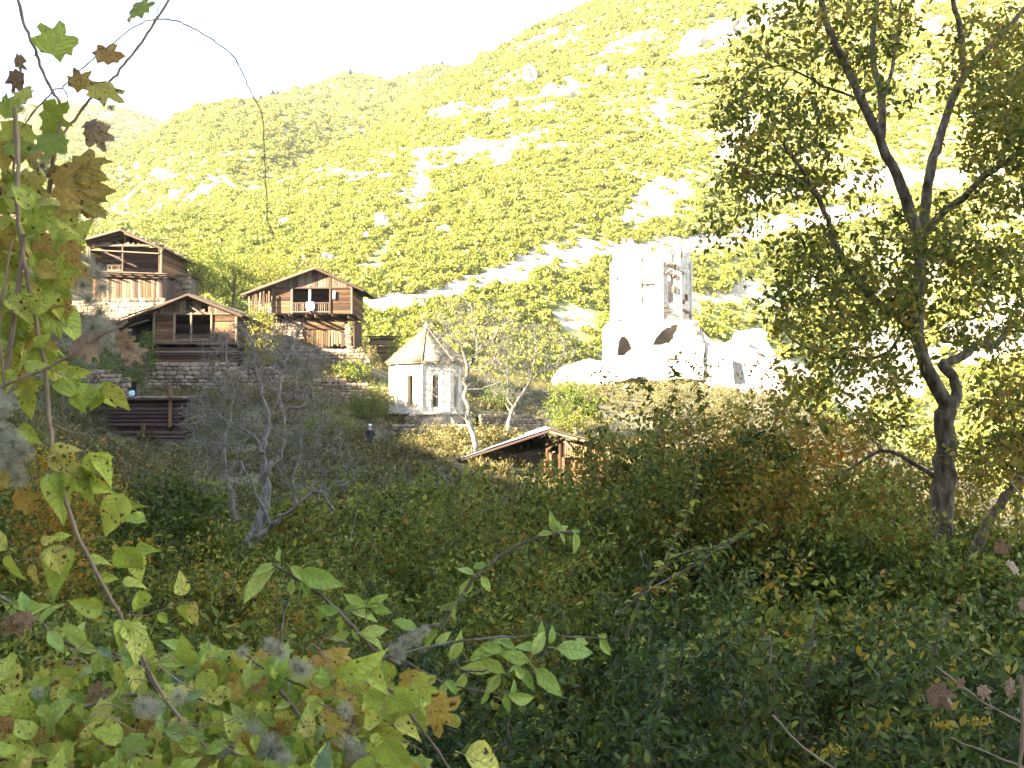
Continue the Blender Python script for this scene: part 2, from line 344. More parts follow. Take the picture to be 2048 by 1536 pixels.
# ------------------------------------------------------------------ mountain
def crest(ax, pts):  # ax = x/y tangent ; returns z over y and y
    pts = np.array(pts, float); px = ax * F + CX
    return np.interp(px, pts[:, 0], pts[:, 1]), np.interp(px, pts[:, 0], pts[:, 2])
LY = [  # px, crest py, crest distance
    [(-1500, 200, 1500), (-400, 200, 1500), (0, 226, 1500), (100, 212, 1500), (200, 214, 1500), (330, 238, 1500), (600, 300, 1500), (4000, 700, 1500)],
    [(-1500, 600, 1100), (250, 330, 1100), (420, 250, 1100), (520, 192, 1150), (600, 172, 1150), (700, 160, 1150), (800, 163, 1150), (880, 150, 1100), (1000, 140, 1100), (1300, 200, 1100), (4000, 700, 1100)],
    [(-1500, 420, 700), (0, 350, 700), (200, 320, 760), (330, 245, 800), (400, 208, 820), (450, 194, 820), (520, 198, 830), (600, 214, 840), (700, 236, 850), (900, 270, 850), (4000, 800, 800)],
    [(-1500, 560, 260), (0, 500, 300), (200, 470, 330), (450, 405, 420), (600, 345, 480), (750, 250, 600), (870, 158, 700), (940, 120, 730), (1000, 85, 740), (1090, 38, 750), (1170, 4, 760), (1400, -110, 760), (2048, -330, 700), (2600, -420, 650), (4000, -500, 600)]]
def mtn_h(x, y):
    ax = x / np.maximum(y, 1); H = np.full(len(x), -1e9); px = ax * F + CX
    u = np.clip((px - 900) / 1100, 0, 1); u = u * u * (3 - 2 * u); yb = 175 + 70 * u
    v = np.clip(px / 2100, 0, 1); v = v * v * (3 - 2 * v); zb = 20 - 64 * v
    for n_, lay in enumerate(LY):
        cy, cY = crest(ax, lay); cz = CAMZ + (830 - cy) / F * cY
        if n_ == 3:
            t = (y - yb) / (cY - yb); h = zb + (cz - zb) * np.where(t < 0, t * 1.5, t ** .93 if False else np.maximum(t, 0) ** .95)
        else: h = cz - (cY - y) * .42
        h = np.where(y > cY, cz - (y - cY) * .5, h)
        H = np.maximum(H, h)
    am = np.clip((y - 190) / 250, 0, 1)
    cz = fbm(x + 500, y, 110, 5, 11); 
    ridged = (1 - np.abs(fbm(x * 1.5 + y * .4, y * .6, 60, 3, 21)) * 2)
    return H + am * (cz * 16 + ridged * 3.5) * np.clip(y / 600, .4, 1.6) * .62
na, nr = 620, 300
ta = np.linspace(-1.05, 1.25, na); ry = np.concatenate([150 * (820 / 150) ** (np.linspace(0, 1, nr - 60)), np.linspace(830, 1750, 60)])
mx = (ta[None] * ry[:, None]).ravel(); my = np.repeat(ry, na)
mz = mtn_h(mx, my)
def hit(px, py):
    ys = np.exp(np.linspace(math.log(165), math.log(1700), 1500)); q = P(px, py, 1.0) - np.array((0, 0, CAMZ))
    x = q[0] * ys; z = CAMZ + q[2] * ys; h = mtn_h(x, ys); i = np.argmax(z < h)
    return np.array((x[i], ys[i], h[i])) if (z < h).any() else None
TR = [([(215, 352), (300, 345), (400, 352), (470, 375), (560, 362), (640, 340), (740, 352), (840, 340), (900, 330), (960, 300)], 3.5, 1.2),
      ([(560, 395), (640, 375), (740, 355), (840, 345)], 3, .9), ([(380, 330), (520, 340), (620, 300)], 2.5, .6),
      ([(700, 600), (860, 600), (960, 560), (1060, 530), (1150, 500), (1240, 490), (1350, 480), (1450, 480), (1560, 440), (1750, 420)], 5, 1.3),
      ([(1130, 640), (1230, 610), (1320, 590), (1420, 590), (1530, 590), (1640, 560)], 7, .6), ([(880, 230), (960, 215), (1040, 205), (1110, 190), (1130, 180)], 13, 1.1),
      ([(1000, 560), (1100, 500), (1240, 500)], 5, 1.), ([(1240, 440), (1440, 300), (1500, 230)], 8, .6),
      ([(860, 300), (1000, 290), (1100, 250)], 10, .55), ([(1380, 100), (1450, 70), (1530, 45)], 14, 1.1), ([(1500, 400), (1600, 380), (1800, 350), (2048, 330)], 5, .8),
      ([(940, 290), (1010, 300), (990, 330)], 7, .8), ([(800, 380), (835, 395), (840, 330), (835, 300)], 4, .9), ([(560, 215), (700, 208), (850, 205)], 4, .6), ([(1700, 760), (1850, 700), (2048, 640)], 9, .9),
      ([(1500, 700), (1600, 740), (1700, 820)], 7, .8), ([(700, 560), (740, 520), (780, 470), (860, 450)], 7, .5)]
soil = .17 + .50 * fbm(mx, my, 30, 5, 41) + .04 * np.clip(mx / 250, 0, 1.5)
soil += .4 * np.clip((-36 - mz) / 8, 0, 1)
for line, wd, amp in TR:
    pts = [hit(*q) for q in line]; pts = [q for q in pts if q is not None]
    fine = []
    for a, b in zip(pts[:-1], pts[1:]):
        if abs(a[1] - b[1]) > 160: continue
        for t in np.linspace(0, 1, 12, endpoint=False): fine.append(a + (b - a) * t)
    if not fine: continue
    fine = np.array(fine)[:, :2]
    d = np.full(len(mx), 1e9)
    for q in fine: d = np.minimum(d, (mx - q[0]) ** 2 + (my - q[1]) ** 2)
    d = np.sqrt(d) + fbm(mx, my, 14, 3, 77) * wd * .9
    soil = np.maximum(soil, np.clip(1.35 - d / wd / .8, 0, 1) * amp)
V = np.stack([mx, my, mz], -1)
i = np.arange(nr - 1)[:, None] * na; j = np.arange(na - 1)[None]
Fq = np.stack([i + j, i + j + 1, i + na + j + 1, i + na + j], -1).reshape(-1, 4)
tag(link('mountain', mesh_np('mountain', V, Fq, M_mtn, smooth=True, extra={'soil': soil})), kind='structure')
me = mesh_np('river', np.array([(40, 150, -40), (520, 150, -40), (520, 440, -40), (40, 440, -40.)]), np.array([(0, 1, 2, 3)]), M_river)
tag(link('river', me), kind='structure')
from mathutils.kdtree import KDTree
def soil_at(x, y):
    u = np.clip((x / y - ta[0]) / (ta[1] - ta[0]), 0, na - 1).astype(int); v = np.clip(np.searchsorted(ry, y), 0, nr - 1)
    return soil.reshape(nr, na)[v, u]

# mountain shrubs
def shrub_proto(k):
    r_ = np.random.default_rng(100 + k); n = 130
    d = r_.normal(size=(n, 3)); d /= np.linalg.norm(d, axis=1)[:, None]; d[:, 2] = abs(d[:, 2]) * .95 - .1
    lob = 1 + .25 * np.sin(d[:, 0] * 4 + k) * np.cos(d[:, 1] * 5 + k * 2)
    p = d * (r_.uniform(.55, 1, n) * lob)[:, None] * np.array((.5, .5, .55)); p[:, 2] += .12
    ax = d + r_.normal(size=(n, 3)) * .7; nr_ = d + r_.normal(size=(n, 3)) * .5
    g = Geo(); g.leaves(p, ax, nr_, r_.uniform(.10, .2, n), r_.random(n), *CLUMP)
    return g.mesh('mountain_shrub', M_mount)
protos = [shrub_proto(k) for k in range(4)]
def scatter(name, pts, scl, meshes, kind='stuff'):
    me = bpy.data.meshes.new(name); me.vertices.add(len(pts)); me.vertices.foreach_set('co', np.asarray(pts, np.float32).ravel())
    a = me.attributes.new('scl', 'FLOAT', 'POINT'); a.data.foreach_set('value', np.asarray(scl, np.float32))
    o = link(name, me); tag(o, kind=kind)
    ng = bpy.data.node_groups.new(name, 'GeometryNodeTree')
    ng.interface.new_socket('Geometry', in_out='INPUT', socket_type='NodeSocketGeometry'); ng.interface.new_socket('Geometry', in_out='OUTPUT', socket_type='NodeSocketGeometry')
    N, L = ng.nodes, ng.links; gi = N.new('NodeGroupInput'); go = N.new('NodeGroupOutput')
    mp = N.new('GeometryNodeMeshToPoints'); L.new(gi.outputs[0], mp.inputs[0])
    ip = N.new('GeometryNodeInstanceOnPoints'); L.new(mp.outputs[0], ip.inputs['Points'])
    jn = N.new('GeometryNodeJoinGeometry')
    for m in meshes:
        src = bpy.data.objects.new(name + '_source', m); oi = N.new('GeometryNodeObjectInfo'); oi.inputs['Object'].default_value = src
        oi.inputs['As Instance'].default_value = True; L.new(oi.outputs['Geometry'], jn.inputs[0])
    L.new(jn.outputs[0], ip.inputs['Instance']); ip.inputs['Pick Instance'].default_value = True
    ri = N.new('FunctionNodeRandomValue'); ri.data_type = 'INT'; ri.inputs[4].default_value = 0; ri.inputs[5].default_value = len(meshes) - 1
    L.new(ri.outputs[2], ip.inputs['Instance Index'])
    rv = N.new('FunctionNodeRandomValue'); rv.data_type = 'FLOAT_VECTOR'; rv.inputs[0].default_value = (-.15, -.15, 0); rv.inputs[1].default_value = (.15, .15, 6.28)
    L.new(rv.outputs[0], ip.inputs['Rotation'])
    na_ = N.new('GeometryNodeInputNamedAttribute'); na_.data_type = 'FLOAT'; na_.inputs[0].default_value = 'scl'; L.new(na_.outputs[0], ip.inputs['Scale'])
    L.new(ip.outputs[0], go.inputs[0])
    md = o.modifiers.new('scatter', 'NODES'); md.node_group = ng
    return o
NS = 165000
ty = 165 * (1500 / 165) ** rng.random(NS) ** .8; tx = rng.uniform(-.75, .85, NS) * ty
den = soil_at(tx, ty); keep = (den + .25 * fbm(tx, ty, 18, 3, 5) < .20 + .3 * rng.random(NS)) | (rng.random(NS) < .07)
tx, ty = tx[keep], ty[keep]; tz = mtn_h(tx, ty)
keep = tz > -38; tx, ty, tz = tx[keep], ty[keep], tz[keep]
sc = (1.6 + 2.3 * rng.random(len(tx)) ** 2) * np.clip(ty / 520, .8, 1.9) * np.where(rng.random(len(tx)) < .10, 1.7, 1)
pp = np.stack([tx, ty, tz - .2], -1)
upx, upy = proj(pp)
near = np.where((ty < 300) & (upx > 350) & (upx < 1600) & (upy > 380) & (upy < 700) & (sc > 3))[0]
near = near[np.argsort(-sc[near] / ty[near])][:150]
msk = np.ones(len(tx), bool); msk[near] = False
scatter('mountain_scrub', pp[msk], sc[msk], protos)
for q in near:
    o = link('hillside_shrub', protos[int(rng.integers(4))]); o.location = pp[q]; o.scale = (sc[q],) * 3; o.rotation_euler = (0, 0, rng.random() * 6)
    tag(o, 'round sunlit yellow-green shrub on the lower mountainside behind the village', 'shrub', 'shrubs on the lower mountainside')

# conifers on the skyline
cg = Geo(); r_ = np.random.default_rng(3)
for k in range(9):
    z = k / 9; n = 12; th = r_.random(n) * 6.28; rad = (1 - z) * .22 + .02
    d = np.stack([np.cos(th), np.sin(th), np.full(n, -.25)], -1)
    cg.leaves(np.stack([0 * th, 0 * th, np.full(n, .12 + z * .88)], -1), d, np.tile((0, 0, 1.), (n, 1)), np.full(n, rad), r_.random(n), *CLUMP)
cg.tube([(0, 0, 0), (0, 0, .5)], [.025, .015], 5)
cm = cg.mesh('conifer', M_conifer)
def skyline(px):
    for py in np.arange(20, 400, 1.5):
        h = hit(px, py)
        if h is not None: return h
for px in (352, 508, 522, 531, 548, 556, 560, 612, 648, 702, 722, 744, 800, 818, 830, 845, 868, 884, 700, 900, 545, 790):
    h = skyline(px)
    if h is None: continue
    o = link('conifer', cm); o.location = h - np.array((0, 0, 1)); s_ = random.uniform(7, 15); o.scale = (s_, s_, s_)
    tag(o, 'tiny dark conifer standing up from the far skyline ridge', 'tree', 'conifers along the far ridge')

# rocks on the mountain
def rock_mesh(seed, n=3):
    bm = bmesh.new(); bmesh.ops.create_icosphere(bm, subdivisions=n, radius=1)
    rs = np.random.default_rng(seed); off = rs.random(3) * 50
    from mathutils import noise as mn
    for v in bm.verts:
        p = Vector(v.co); q = p * 1.1 + Vector(off)
        d = mn.cell(q * 1.6) * .35 + mn.fractal(q, 1, 2, 4) * .5
        v.co = p * (1 + d * .7); v.co.z *= 1.25
    me = bpy.data.meshes.new('rock_outcrop'); bm.to_mesh(me); bm.free(); me.materials.append(M_rock); return me
rocks = [rock_mesh(k) for k in range(4)]
for px, py, wpx, hpx, lab in [(1062, 165, 26, 50, 'tall pale rock spire high on the mountain, left of the crag row'), (1100, 190, 30, 26, 'pale rock lump just right of the tall spire'), (1130, 195, 34, 22, 'low pale crag right of the rock spire cluster'),
        (1150, 178, 22, 20, 'small pale crag at the right end of the high crag row'), (1205, 150, 20, 30, 'narrow pale rock above the high crag row'), (1270, 155, 30, 26, 'pale boulder outcrop high on slope near the big tree'), (765, 455, 24, 40, 'upright pale rock on mid slope above the right-hand house'),
        (735, 478, 22, 18, 'squat grey rock left of the upright mid-slope rock'), (355, 395, 26, 20, 'grey rock outcrop on slope above the upper left house'), (800, 440, 18, 14, 'small pale rock right of the upright mid-slope rock'), (190, 440, 40, 30, 'grey crag close behind the upper left house roof'), (1165, 60, 20, 12, 'small pale rock near the top of the mountain crest'),
        (1130, 45, 26, 10, 'flat pale rock just under the mountain crest'), (890, 460, 24, 14, 'low white rock in the middle of the green slope'), (655, 520, 24, 16, 'grey rock above the ridge of the gabled house'), (1010, 215, 40, 20, 'broad pale crag in the bare patch of the slope'), (945, 290, 36, 16, 'flat white rock in the bare scree patch'),
        (1240, 95, 20, 18, 'pale rock knob on upper slope left of tree'), (1390, 90, 44, 40, 'white cliff beside the upper left of the big tree'), (1445, 65, 44, 36, 'white cliff behind the top leaves of the big tree'), (1500, 55, 34, 30, 'white crag partly behind the big tree crown'), (570, 445, 18, 12, 'small pale rock below the dirt track')]:
    h = hit(px, py)
    if h is None: continue
    o = link('rock_outcrop', random.choice(rocks)); s_ = h[1] / F; o.location = h; o.scale = (wpx * s_ * .6, wpx * s_ * .6, hpx * s_ * .6)
    o.rotation_euler = (random.uniform(-.2, .2), random.uniform(-.2, .2), random.random() * 6); tag(o, lab, 'rock')

# ------------------------------------------------------------------ timber, stone pieces
def jbox(seed, j=.03, sub=0):
    r_ = np.random.default_rng(seed); V = BOXV + r_.uniform(-j, j, BOXV.shape) * np.array((.5, 1, 1)); return V
planks = {}
def plank_mesh(mat):
    if mat.name not in planks:
        planks[mat.name] = [mesh_np('plank_' + mat.name, jbox(k, .07), BOXF, mat) for k in range(5)]
    return random.choice(planks[mat.name])
def frame(p0, p1, nrm):
    p0 = Vector(p0); p1 = Vector(p1); x = (p1 - p0); ln = x.length; x.normalize(); z = Vector(nrm); z = (z - x * z.dot(x)).normalized(); y = z.cross(x)
    return x, y, z, ln
def plank(parent, p0, p1, wd, th, nrm, mat, name='plank', jit=.012):
    p0 = Vector(p0) + Vector([random.uniform(-jit, jit) for _ in range(3)]); p1 = Vector(p1) + Vector([random.uniform(-jit, jit) for _ in range(3)])
    x, y, z, ln = frame(p0, p1, nrm); c = (p0 + p1) / 2
    M = Matrix((x * ln, y * wd, z * th)).transposed().to_4x4(); M.translation = c
    return link(name, plank_mesh(mat), parent, M)
LOGM = {}
def log(parent, p0, p1, r, mat, name='log'):
    if mat.name not in LOGM:
        g = Geo(); zs = np.linspace(-.5, .5, 5); g.tube(np.stack([zs, .02 * np.sin(zs * 9), .03 * np.cos(zs * 7)], -1), .5, 8)
        th = np.arange(8) * np.pi / 4
        m = g.mesh('log_' + mat.name, mat)
        bm = bmesh.new(); bm.from_mesh(m); bmesh.ops.holes_fill(bm, edges=[e for e in bm.edges if e.is_boundary]); bm.to_mesh(m); bm.free(); LOGM[mat.name] = m
    x, y, z, ln = frame(p0, p1, (0, 0, 1) if abs(Vector(p1).z - Vector(p0).z) < .7 * (Vector(p1) - Vector(p0)).length else (0, 1, 0))
    M = Matrix((x * ln, y * 2 * r, z * 2 * r)).transposed().to_4x4(); M.translation = (Vector(p0) + Vector(p1)) / 2
    return link(name, LOGM[mat.name], parent, M)
def stone_mesh(k, mat):
    bm = bmesh.new(); bmesh.ops.create_cube(bm, size=1); bmesh.ops.subdivide_edges(bm, edges=bm.edges[:], cuts=1, use_grid_fill=True)
    r_ = random.Random(k)
    for v in bm.verts:
        n = sum(abs(c) > .4 for c in v.co); v.co *= {3: .84, 2: .95, 1: 1.06, 0: 1}[n]
        v.co += Vector([r_.uniform(-.06, .06) for _ in range(3)])
    me = bpy.data.meshes.new('stone'); bm.to_mesh(me); bm.free(); me.materials.append(mat); return me
stones = [stone_mesh(k, M_stone) for k in range(7)]
def put(name, me, parent, loc, scale, rot=(0, 0, 0)):
    o = link(name, me, parent); o.location = loc; o.scale = scale; o.rotation_euler = rot; return o
def lay_stones(parent, p0, p1, z0f, z1f, sw, sh, depth=.35, maxn=290, meshes=None):
    """stones laid along the local line p0-p1 between heights z0f(t), z1f(t)"""
    meshes = meshes or stones
    p0 = Vector(p0); p1 = Vector(p1); d = p1 - p0; ln = d.length; ang = math.atan2(d.y, d.x); n = 0
    zmin = min(z0f(t / 10) for t in range(11)); zmax = max(z1f(t / 10) for t in range(11)); z = zmin
    while z < zmax:
        h = sh * random.uniform(.75, 1.3); x = random.uniform(-.3, 0) * sw
        while x < ln:
            w_ = sw * random.uniform(.55, 1.6); t = (x + w_ / 2) / ln
            if 0 <= t <= 1 and z0f(t) - h < z < z1f(t) and n < maxn:
                c = p0 + d * t; put('stone', random.choice(meshes), parent, (c.x, c.y + random.uniform(-.05, .03), z + h / 2), (w_ * .97, depth, h * .97), (random.uniform(-.05, .05), random.uniform(-.06, .06), ang)); n += 1
            x += w_
        z += h
    return n
def stone_wall(label, a, b, height, sw=.42, sh=.26, rag=.3, thick=.5, cat='wall', mat=M_core):
    """free wall from world base point a to b (z of each is the base)"""
    a = Vector(a); b = Vector(b); t = thing('stone_wall', label, cat, a)
    d = b - a; d2 = Vector((d.x, d.y, 0)); zl = lambda s: d.z * s
    ph = random.random() * 9
    top = lambda s: d.z * s + height * (1 - rag * .5 + rag * .5 * math.sin(s * 7 + ph) * math.cos(s * 3.1 + ph))
    lay_stones(t, (0, 0, 0), d2, lambda s: zl(s) - .5, top, sw, sh, .34)
    g = Geo(); n = 24; fwd = Vector((-d2.y, d2.x, 0)).normalized()
    pts = []
    for s in np.linspace(0, 1, n):
        c = d2 * s; zt = top(s) - .12; zb_ = zl(s) - 1.5
        for off in (.1, thick): pts += [(c.x + fwd.x * off, c.y + fwd.y * off, zb_), (c.x + fwd.x * off, c.y + fwd.y * off, zt)]
    fs = []
    for q in range(n - 1):
        o0 = q * 4; o1 = o0 + 4
        fs += [(o0, o1, o1 + 1, o0 + 1), (o0 + 1, o1 + 1, o1 + 3, o0 + 3), (o0 + 3, o1 + 3, o1 + 2, o0 + 2)]
    link('core', mesh_np('wall_core', np.array(pts), np.array(fs), mat), t)
    return t
def panel_holes(outline, holes, th, mat, name='wall'):
    """2D (x,z) outline and holes -> slab of thickness th along +y"""
    bm = bmesh.new(); ed = []
    for loop in [outline] + holes:
        vs = [bm.verts.new((p[0], 0, p[1])) for p in loop]
        ed += [bm.edges.new((vs[q], vs[(q + 1) % len(vs)])) for q in range(len(vs))]
    bmesh.ops.triangle_fill(bm, edges=ed, use_beauty=True, use_dissolve=False, normal=(0, -1, 0))
    ex = bmesh.ops.extrude_face_region(bm, geom=bm.faces[:])
    bmesh.ops.translate(bm, verts=[v for v in ex['geom'] if isinstance(v, bmesh.types.BMVert)], vec=(0, th, 0))
    bmesh.ops.recalc_face_normals(bm, faces=bm.faces[:])
    me = bpy.data.meshes.new(name); bm.to_mesh(me); bm.free(); me.materials.append(mat); return me
def arch(x0, x1, z0, z1, n=10, point=0.):
    cx = (x0 + x1) / 2; r = (x1 - x0) / 2; zs = z1 - r * (1 + point)
    return [(x0, z0)] + [(cx - r * math.cos(t * math.pi / n), zs + r * (1 + point) * math.sin(t * math.pi / n)) for t in range(n + 1)] + [(x1, z0)]

# ------------------------------------------------------------------ houses
def house(name, label, Y, px0, pyf, xl, xr, wt, apex, el, er, opening, depth, rz=0, wood=M_wood, gab=M_woodg, post=M_woodg, mid_posts=(), rail=None, over=.8, gabhole=(), nroof=13, inner=M_wooddk, backd=2.2, balus=True):
    s = Y / F; t = thing(name, label, 'house', tuple(P(px0, pyf, Y)), rz)
    X = lambda p: (p - px0) * s
    Z = lambda q: (pyf - q) * s
    x0, x1, zt = X(xl), X(xr), Z(wt); ax, az = X(apex[0]), Z(apex[1])
    lx, lz, rx_, rz_ = X(el[0]), Z(el[1]), X(er[0]), Z(er[1])
    ox0, ox1, oz1, oz0 = X(opening[0]), X(opening[1]), Z(opening[2]), Z(opening[3])
    def roofz(x): return az + (lz - az) * (ax - x) / (ax - lx) if x < ax else az + (rz_ - az) * (x - ax) / (rx_ - ax)
    # front plank walls
    def hplanks(a, b, z0, z1, y=0., n=None, m=wood, depthdir=False):
        n = n or max(2, round((z1 - z0) / .27))
        for q in range(n):
            zz = z0 + (q + .5) * (z1 - z0) / n
            if depthdir: plank(t, (a, 0, zz), (a, b, zz), (z1 - z0) / n * .96, .07, (1, 0, 0), m)
            else: plank(t, (a, y, zz), (b, y, zz), (z1 - z0) / n * .96, .07, (0, -1, 0), m)
    hplanks(x0, ox0, 0, zt); hplanks(ox1, x1, 0, zt)
    if oz0 > .1: hplanks(ox0 + .02, ox1 - .02, 0, oz0, n=max(1, round(oz0 / .25)))
    for p in (xl, xr, opening[0], opening[1]): plank(t, (X(p), -.07, -.05), (X(p), -.07, min(zt + .15, roofz(X(p)) - .05)), .17, .12, (0, -1, 0), post, 'post')
    for p in mid_posts: plank(t, (X(p), -.06, 0), (X(p), -.06, oz1 + .25), .15, .12, (0, -1, 0), post, 'post')
    plank(t, (x0 - .1, -.06, zt + .04), (x1 + .1, -.06, zt + .04), .14, .12, (0, -1, 0), post, 'beam')
    if oz1 < zt - .15:
        hplanks(ox0, ox1, oz1, zt, n=1)
    # sides, back, floor
    hplanks(x0, depth, 0, min(zt, roofz(x0)), depthdir=True); hplanks(x1, depth, 0, min(zt, roofz(x1)), depthdir=True)
    hplanks(x0, x1, 0, zt + .3, y=depth, m=inner); hplanks(x0 + .1, x1 - .1, 0, zt + .3, y=backd, m=inner)
    nf = max(6, round((x1 - x0) / .4))
    for q in range(nf): plank(t, (x0 + (q + .5) * (x1 - x0) / nf, -.15, -.06), (x0 + (q + .5) * (x1 - x0) / nf, depth, -.06), (x1 - x0) / nf * .97, .06, (0, 0, 1), inner, 'floor_board')
    # gable planks
    n = max(8, round((x1 - x0) / .24))
    for q in range(n):
        xc = x0 + (q + .5) * (x1 - x0) / n; zz = roofz(xc) - .08
        if any(a < (xc / s + px0) < b for a, b in gabhole): zz = zt + (zz - zt) * random.uniform(.1, .5)
        if zz - zt > .15: plank(t, (xc, -.02, zt + .1), (xc, -.02, zz), (x1 - x0) / n * random.uniform(.86, .97), .04, (0, -1, 0), gab)
    # railing
    if rail:
        za, zb_ = Z(rail[0]), Z(rail[1]); ra, rb_ = ox0 + .05, ox1 - .05
        if len(rail) > 2: ra, rb_ = X(rail[2]), X(rail[3])
        plank(t, (ra, -.1, za), (rb_, -.1, za), .09, .07, (0, -1, 0), post, 'rail'); plank(t, (ra, -.1, zb_), (rb_, -.1, zb_), .08, .07, (0, -1, 0), post, 'rail')
        if balus:
            nb = max(3, round((rb_ - ra) / .17))
            for q in range(nb): plank(t, (ra + (q + .5) * (rb_ - ra) / nb, -.1, zb_), (ra + (q + .5) * (rb_ - ra) / nb, -.1, za), .07, .04, (0, -1, 0), post, 'baluster', .006)
        else:
            for q in range(2): plank(t, (ra, -.1, zb_ + (za - zb_) * (q + .5) / 2), (rb_, -.1, zb_ + (za - zb_) * (q + .5) / 2), (za - zb_) * .42, .04, (0, -1, 0), post)
    # roof boards, rafters, verge boards
    for side, (ex, ez) in enumerate(((lx, lz), (rx_, rz_))):
        dv = Vector((ex - ax, 0, ez - az)); nv = Vector((-dv.z, 0, dv.x)); nv = nv if nv.z > 0 else -nv
        tot = depth + 2 * over
        for q in range(nroof):
            yc = -over + (q + .5) * tot / nroof; ov = random.uniform(.95, 1.07)
            plank(t, (ax, yc, az + .03 * side), (ax + dv.x * ov, yc, az + dv.z * ov + .03 * side), tot / nroof * 1.06, .05, nv, M_roofw, 'roof_board', .02)
            if q % 2 == 0: plank(t, (ax + dv.x * .02, yc + .2, az + dv.z * .02 + .07), (ax + dv.x * random.uniform(.6, 1), yc + .2, az + dv.z * .8 + .07), .3, .04, nv, M_roofw, 'roof_board', .04)
        plank(t, (ax, -over - .03, az - .07), (ax + dv.x, -over - .03, az + dv.z - .07), .15, .05, (0, -1, 0), M_verge, 'verge_board')
        for yy in np.linspace(-over + .1, depth, 6): plank(t, (ax, yy, az - .12), (ax + dv.x * .97, yy, az + dv.z * .97 - .12), .1, .12, (0, -1, 0), inner, 'rafter')
    return t, X, Z, s, depth

# right-hand house
t, X, Z, s, dp = house('timber_house', 'gabled brown timber house with white cloth on its balustrade, right of the three', 85, 632, 627, 545, 704, 577, (632, 537), (488, 590), (727, 580),
                       (584, 661, 578, 627), 6.0, mid_posts=(621,), rail=(606, 624), gabhole=())
for p, q in ((552, 630), (582, 632), (616, 634), (634, 634), (668, 632), (700, 636)):
    log(t, (X(p), -.75, Z(q)), (X(p), dp, Z(q)), .13, M_woodg, 'bearer_log')
for q in range(3): plank(t, (X(548), .6 + .02 * q, Z(639 + q * 7)), (X(690), .6 + .02 * q, Z(640 + q * 7)), .27, .08, (0, -1, 0), M_wood)
n = 20
for q in range(n):
    xc = X(598 + q * 4.9); plank(t, (xc, .75, Z(650)), (xc + random.uniform(-.06, .06), .75, Z(random.uniform(686, 696))), .2 * random.uniform(.75, 1), .05, (0, -1, 0), M_wood if q < 9 else random.choice((M_wood, M_woodg)))
for q in range(12): plank(t, (X(704) - .02, .9 + q * .42, Z(640)), (X(704) - .02, .9 + q * .42, Z(700)), .36, .05, (1, 0, 0), M_wooddk)
log(t, (X(708), .2, Z(640)), (X(709), .2, Z(695)), .12, M_wood, 'post')
for q in range(5): plank(t, (X(712), .3 + q * 1.1, Z(632)), (X(712), 1.35 + q * 1.1, Z(632)), .1, .2, (0, 0, 1), M_wood, 'beam')
for q in range(6): plank(t, (X(545) + .0, 1 + q * .9, Z(635)), (X(545), 1 + q * .9, Z(705)), .8, .08, (1, 0, 0), M_wooddk)
nst = lay_stones(t, (X(540), .7, 0), (X(600), .7, 0), lambda v: Z(712), lambda v: Z(648), .4, .25)
# bright stone pier
pg = t
for q in range(9): put('pier_stone', random.choice(stones), t, (X(694) + random.uniform(-.06, .06) + q * .02, .35, Z(650 + q * 5.6)), (.52, .5, .25), (0, 0, random.uniform(-.1, .1)))
# broken pickets at its left
f = thing('picket_fence', 'broken leaning pickets standing left of the gabled timber house', 'fence', tuple(P(520, 612, 84.4)))
for p, hh, ln in ((500, 24, -.1), (505, 30, .05), (509, 34, .1), (514, 27, -.05), (518, 36, .12), (523, 30, .18), (528, 36, -.02), (533, 30, .02), (538, 36, 0)):
    xx = (p - 520) * s; plank(f, (xx, 0, -.6), (xx + ln, 0, hh * s * .85), .13, .04, (0, -1, 0), random.choice((M_wood, M_woodg)), 'picket')
plank(f, (-.9, .05, .25), (.85, .05, .3), .1, .05, (0, -1, 0), M_woodg, 'rail')
# cloths
def cloth(label, px, py, Y, wpx, hpx, yoff=-.2, nm='cloth'):
    s_ = Y / F; nx, nz = 12, 14; vs = []
    for a in range(nz):
        for b in range(nx):
            u = b / (nx - 1) - .5; v = a / (nz - 1)
            wid = wpx * s_ * (.45 + .55 * math.sin(v * math.pi * .75 + .5)); vs.append((u * wid, .05 * math.sin(u * 15 + v * 3), -v * hpx * s_ + .03 * math.cos(u * 9)))
    fs = [(a * nx + b, a * nx + b + 1, (a + 1) * nx + b + 1, (a + 1) * nx + b) for a in range(nz - 1) for b in range(nx - 1)]
    me = mesh_np(nm, np.array(vs), np.array(fs), M_cloth, smooth=True); o = link(nm, me); o.location = P(px, py, Y) + np.array((0, yoff, 0))
    md = o.modifiers.new('thick', 'SOLIDIFY'); md.thickness = .02
    return tag(o, label, 'cloth')
cloth('white cloth bundled over the middle of the balustrade of the right-hand house', 622, 604, 85, 18, 18, -.3)
cloth('narrow white cloth hanging from the window post of the right-hand house', 621, 580, 85, 5, 26, -.25)
cloth('small white rag hung on the plank wall right of the window opening', 669, 582, 85, 6, 16, -.2)

# middle house
t, X, Z, s, dp = house('timber_house', 'low timber house with wide sagging roof, a dark window opening and stone base', 75, 383, 686, 308, 473, 629, (383, 590), (238, 650), (494, 634),
                       (349, 424, 631, 668), 6.5, mid_posts=(383,), rail=(669, 682), balus=False, gabhole=((404, 416), (374, 386)), over=1.0, nroof=12)
for p in (300, 330, 365, 400, 440, 470): log(t, (X(p), -.4, Z(690)), (X(p), dp, Z(690)), .11, M_wood, 'bearer_log')
log(t, (X(300), -.3, Z(687)), (X(478), -.3, Z(688)), .1, M_woodg, 'beam')
for q in range(6): log(t, (X(306 + q), -.05, Z(698 + q * 6)), (X(474), -.05, Z(698 + q * 6)), .11, random.choice((M_wooddk, M_woodg, M_wood)), 'log')
lay_stones(t, (X(286), -.05, 0), (X(482), -.05, 0), lambda v: Z(790), lambda v: Z(731), .52, .27, .4)
